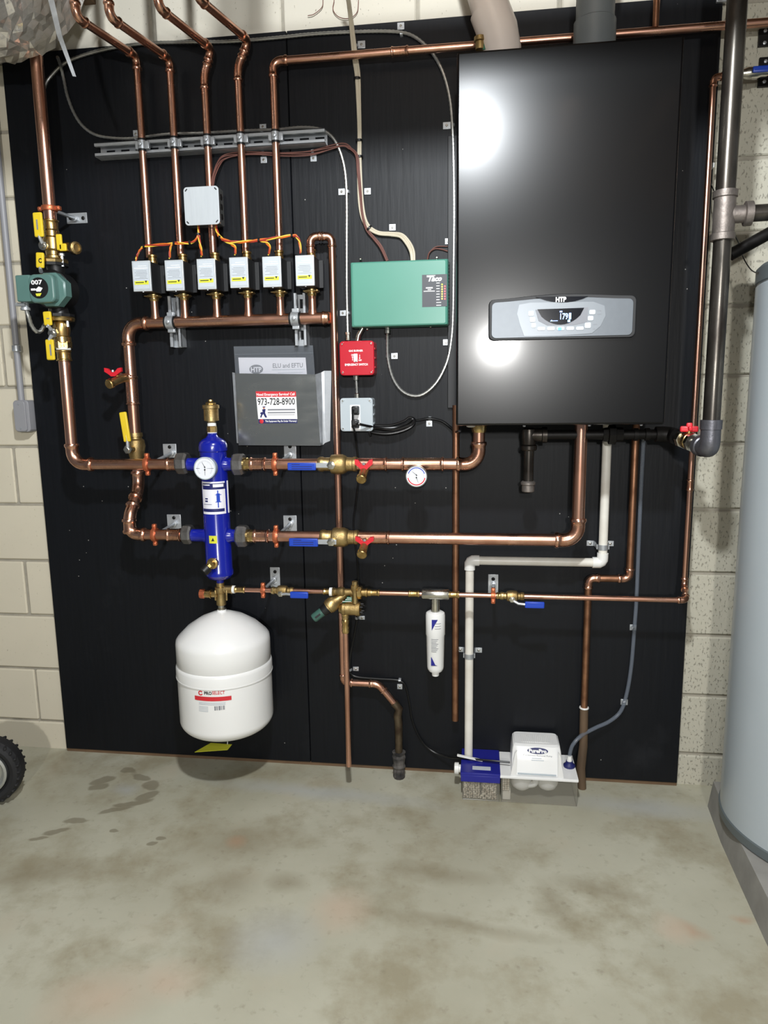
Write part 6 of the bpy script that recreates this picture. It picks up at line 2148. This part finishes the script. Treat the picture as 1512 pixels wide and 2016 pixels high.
# ================================================================== left side things
cx_ = at(20, 600, .03).x
cd = thing('conduit', 'grey electrical conduit running down the blocks to a small fitting', 'conduit', at(42, 850, .03), None)
c0_, c1_ = at(4, 380, .03), at(40, 795, .03)
xm_ = (c0_.x + c1_.x + at(24, 600, .03).x) / 3
part('pipe', G().tube([(xm_, -.028, 2.6), (xm_, -.028, c1_.z)], .0105, 16), GREYC, cd)
part('coupling', G().lathe((xm_, -.028, at(31, 686, .03).z - .012), Z_, [(0, .0115), (.003, .0145), (.021, .0145), (.024, .0115)], 16), STEEL, cd)
c, w, h = rect(24, 788, 56, 851, .05)
part('fitting_body', G().prism(rrect(w * .95, h, .012), (xm_ + .004, -.002, c.z), X_, Z_, OUT, .040, .003), GREYC, cd)
part('fitting_cover', G().prism(rrect(w * .72, h * .96, .010), (xm_ + .002, -.042, c.z), X_, Z_, OUT, .007, .003), GREYC, cd)
for s in (-1, 1):
    part('cover_screw', G().lathe((xm_ + .002, -.049, c.z + s * h * .38), OUT, [(0, .003), (.0015, .003)], 8), STEEL, cd)
# tyre at the left
wr = .116
p_ = at(0, 1500, .36)
ty = thing('wheel', 'black rubber tyre with a silver rim at the left picture edge', 'wheel', (0, 0, 0))
edge = at(36, 1500, .36)
wc = Vector((edge.x - wr, -.36, wr))
ty.location = (wc.x, wc.y, 0)
ax = Vector((.28, -1, .0)).normalized()
def tor(o, ax, R, r, g, n=48, m=12, sq=1.0):
    u, w = perp(ax)
    rings = []
    for i in range(n):
        a = 2 * math.pi * i / n
        e = u * math.cos(a) + w * math.sin(a)
        rings.append([o + e * (R + r * math.cos(b)) + ax * (r * sq * math.sin(b)) for b in [2 * math.pi * j / m for j in range(m)]])
    return g.ring_skin(rings, False, True)
part('tyre', tor(wc, ax, wr - .022, .022, G(), sq=1.6), RUBBER, ty)
u, w_ = perp(ax)
for i in range(30):
    a = 2 * math.pi * i / 30
    e = u * math.cos(a) + w_ * math.sin(a)
    tn = e.cross(ax)
    M3 = Matrix((tn, e, ax)).transposed()
    for s in (1, -1):
        part('tread_lug', G().box(wc + e * (wr - .009) + ax * s * .021, (.009, .012, .024), .003, M=M3 @ Matrix.Rotation(R_(25 * s), 3, 'Y'), seg=1), RUBBER, ty)
part('rim', G().lathe(wc, ax, [(-.02, .074), (.022, .074), (.030, .073), (.033, .066), (.026, .060), (.014, .052), (.012, .015), (.03, .014), (.031, .006)], 36), CHROME, ty)
# foil duct
P = resample(smooth_path([(.15, -.20, 2.525), (.13, -.5, 2.525), (.04, -.8, 2.54), (-.25, -1.05, 2.55), (-1.2, -1.25, 2.55)], 10), .020)
g = G().tube(P, .285, 96)
rn = random.Random(5)
for i, v_ in enumerate(g.v):
    k_ = math.sin(v_.x * 41 + v_.y * 23 + math.sin(v_.z * 31) * 2) * math.sin(v_.z * 37 - v_.y * 29 + v_.x * 11)
    g.v[i] = v_ + Vector((rn.uniform(-1, 1), rn.uniform(-1, 1) * .8, rn.uniform(-1, 1))) * .0055 + Vector((k_, 0, k_)) * .007
single('foil_duct', g, FOIL, 'crinkled foil wrapped duct at the top left ceiling corner', 'duct', smooth=0)
hs = thing('hanger_strap', 'thin grey strap dangling in front of the foil duct', 'strap', at(147, 150, .28))
part('strip', G().ring_skin([[at(90, -20, .5), at(102, -20, .5), at(102, -20, .503), at(90, -20, .503)], [at(112, 70, .5), at(122, 70, .5), at(122, 70, .503), at(112, 70, .503)], [at(143, 150, .5), at(150, 151, .5), at(150, 151, .503), at(143, 150, .503)]]), STEEL, hs, smooth=0)
# thin wire loops on the top blocks
single('loose_wire', G().tube(pxpath([(636, -5, .012), (634, 14, .010), (618, 28, .010), (606, 31, .010)], n=6), .0012, 5).tube(pxpath([(658, 0, .010), (656, 20, .009), (668, 34, .009), (688, 36, .009), (703, 24, .009), (706, 0, .010)], n=6), .0012, 5), WIREB, 'thin loose wires looping on the blocks above the plywood', 'wire')
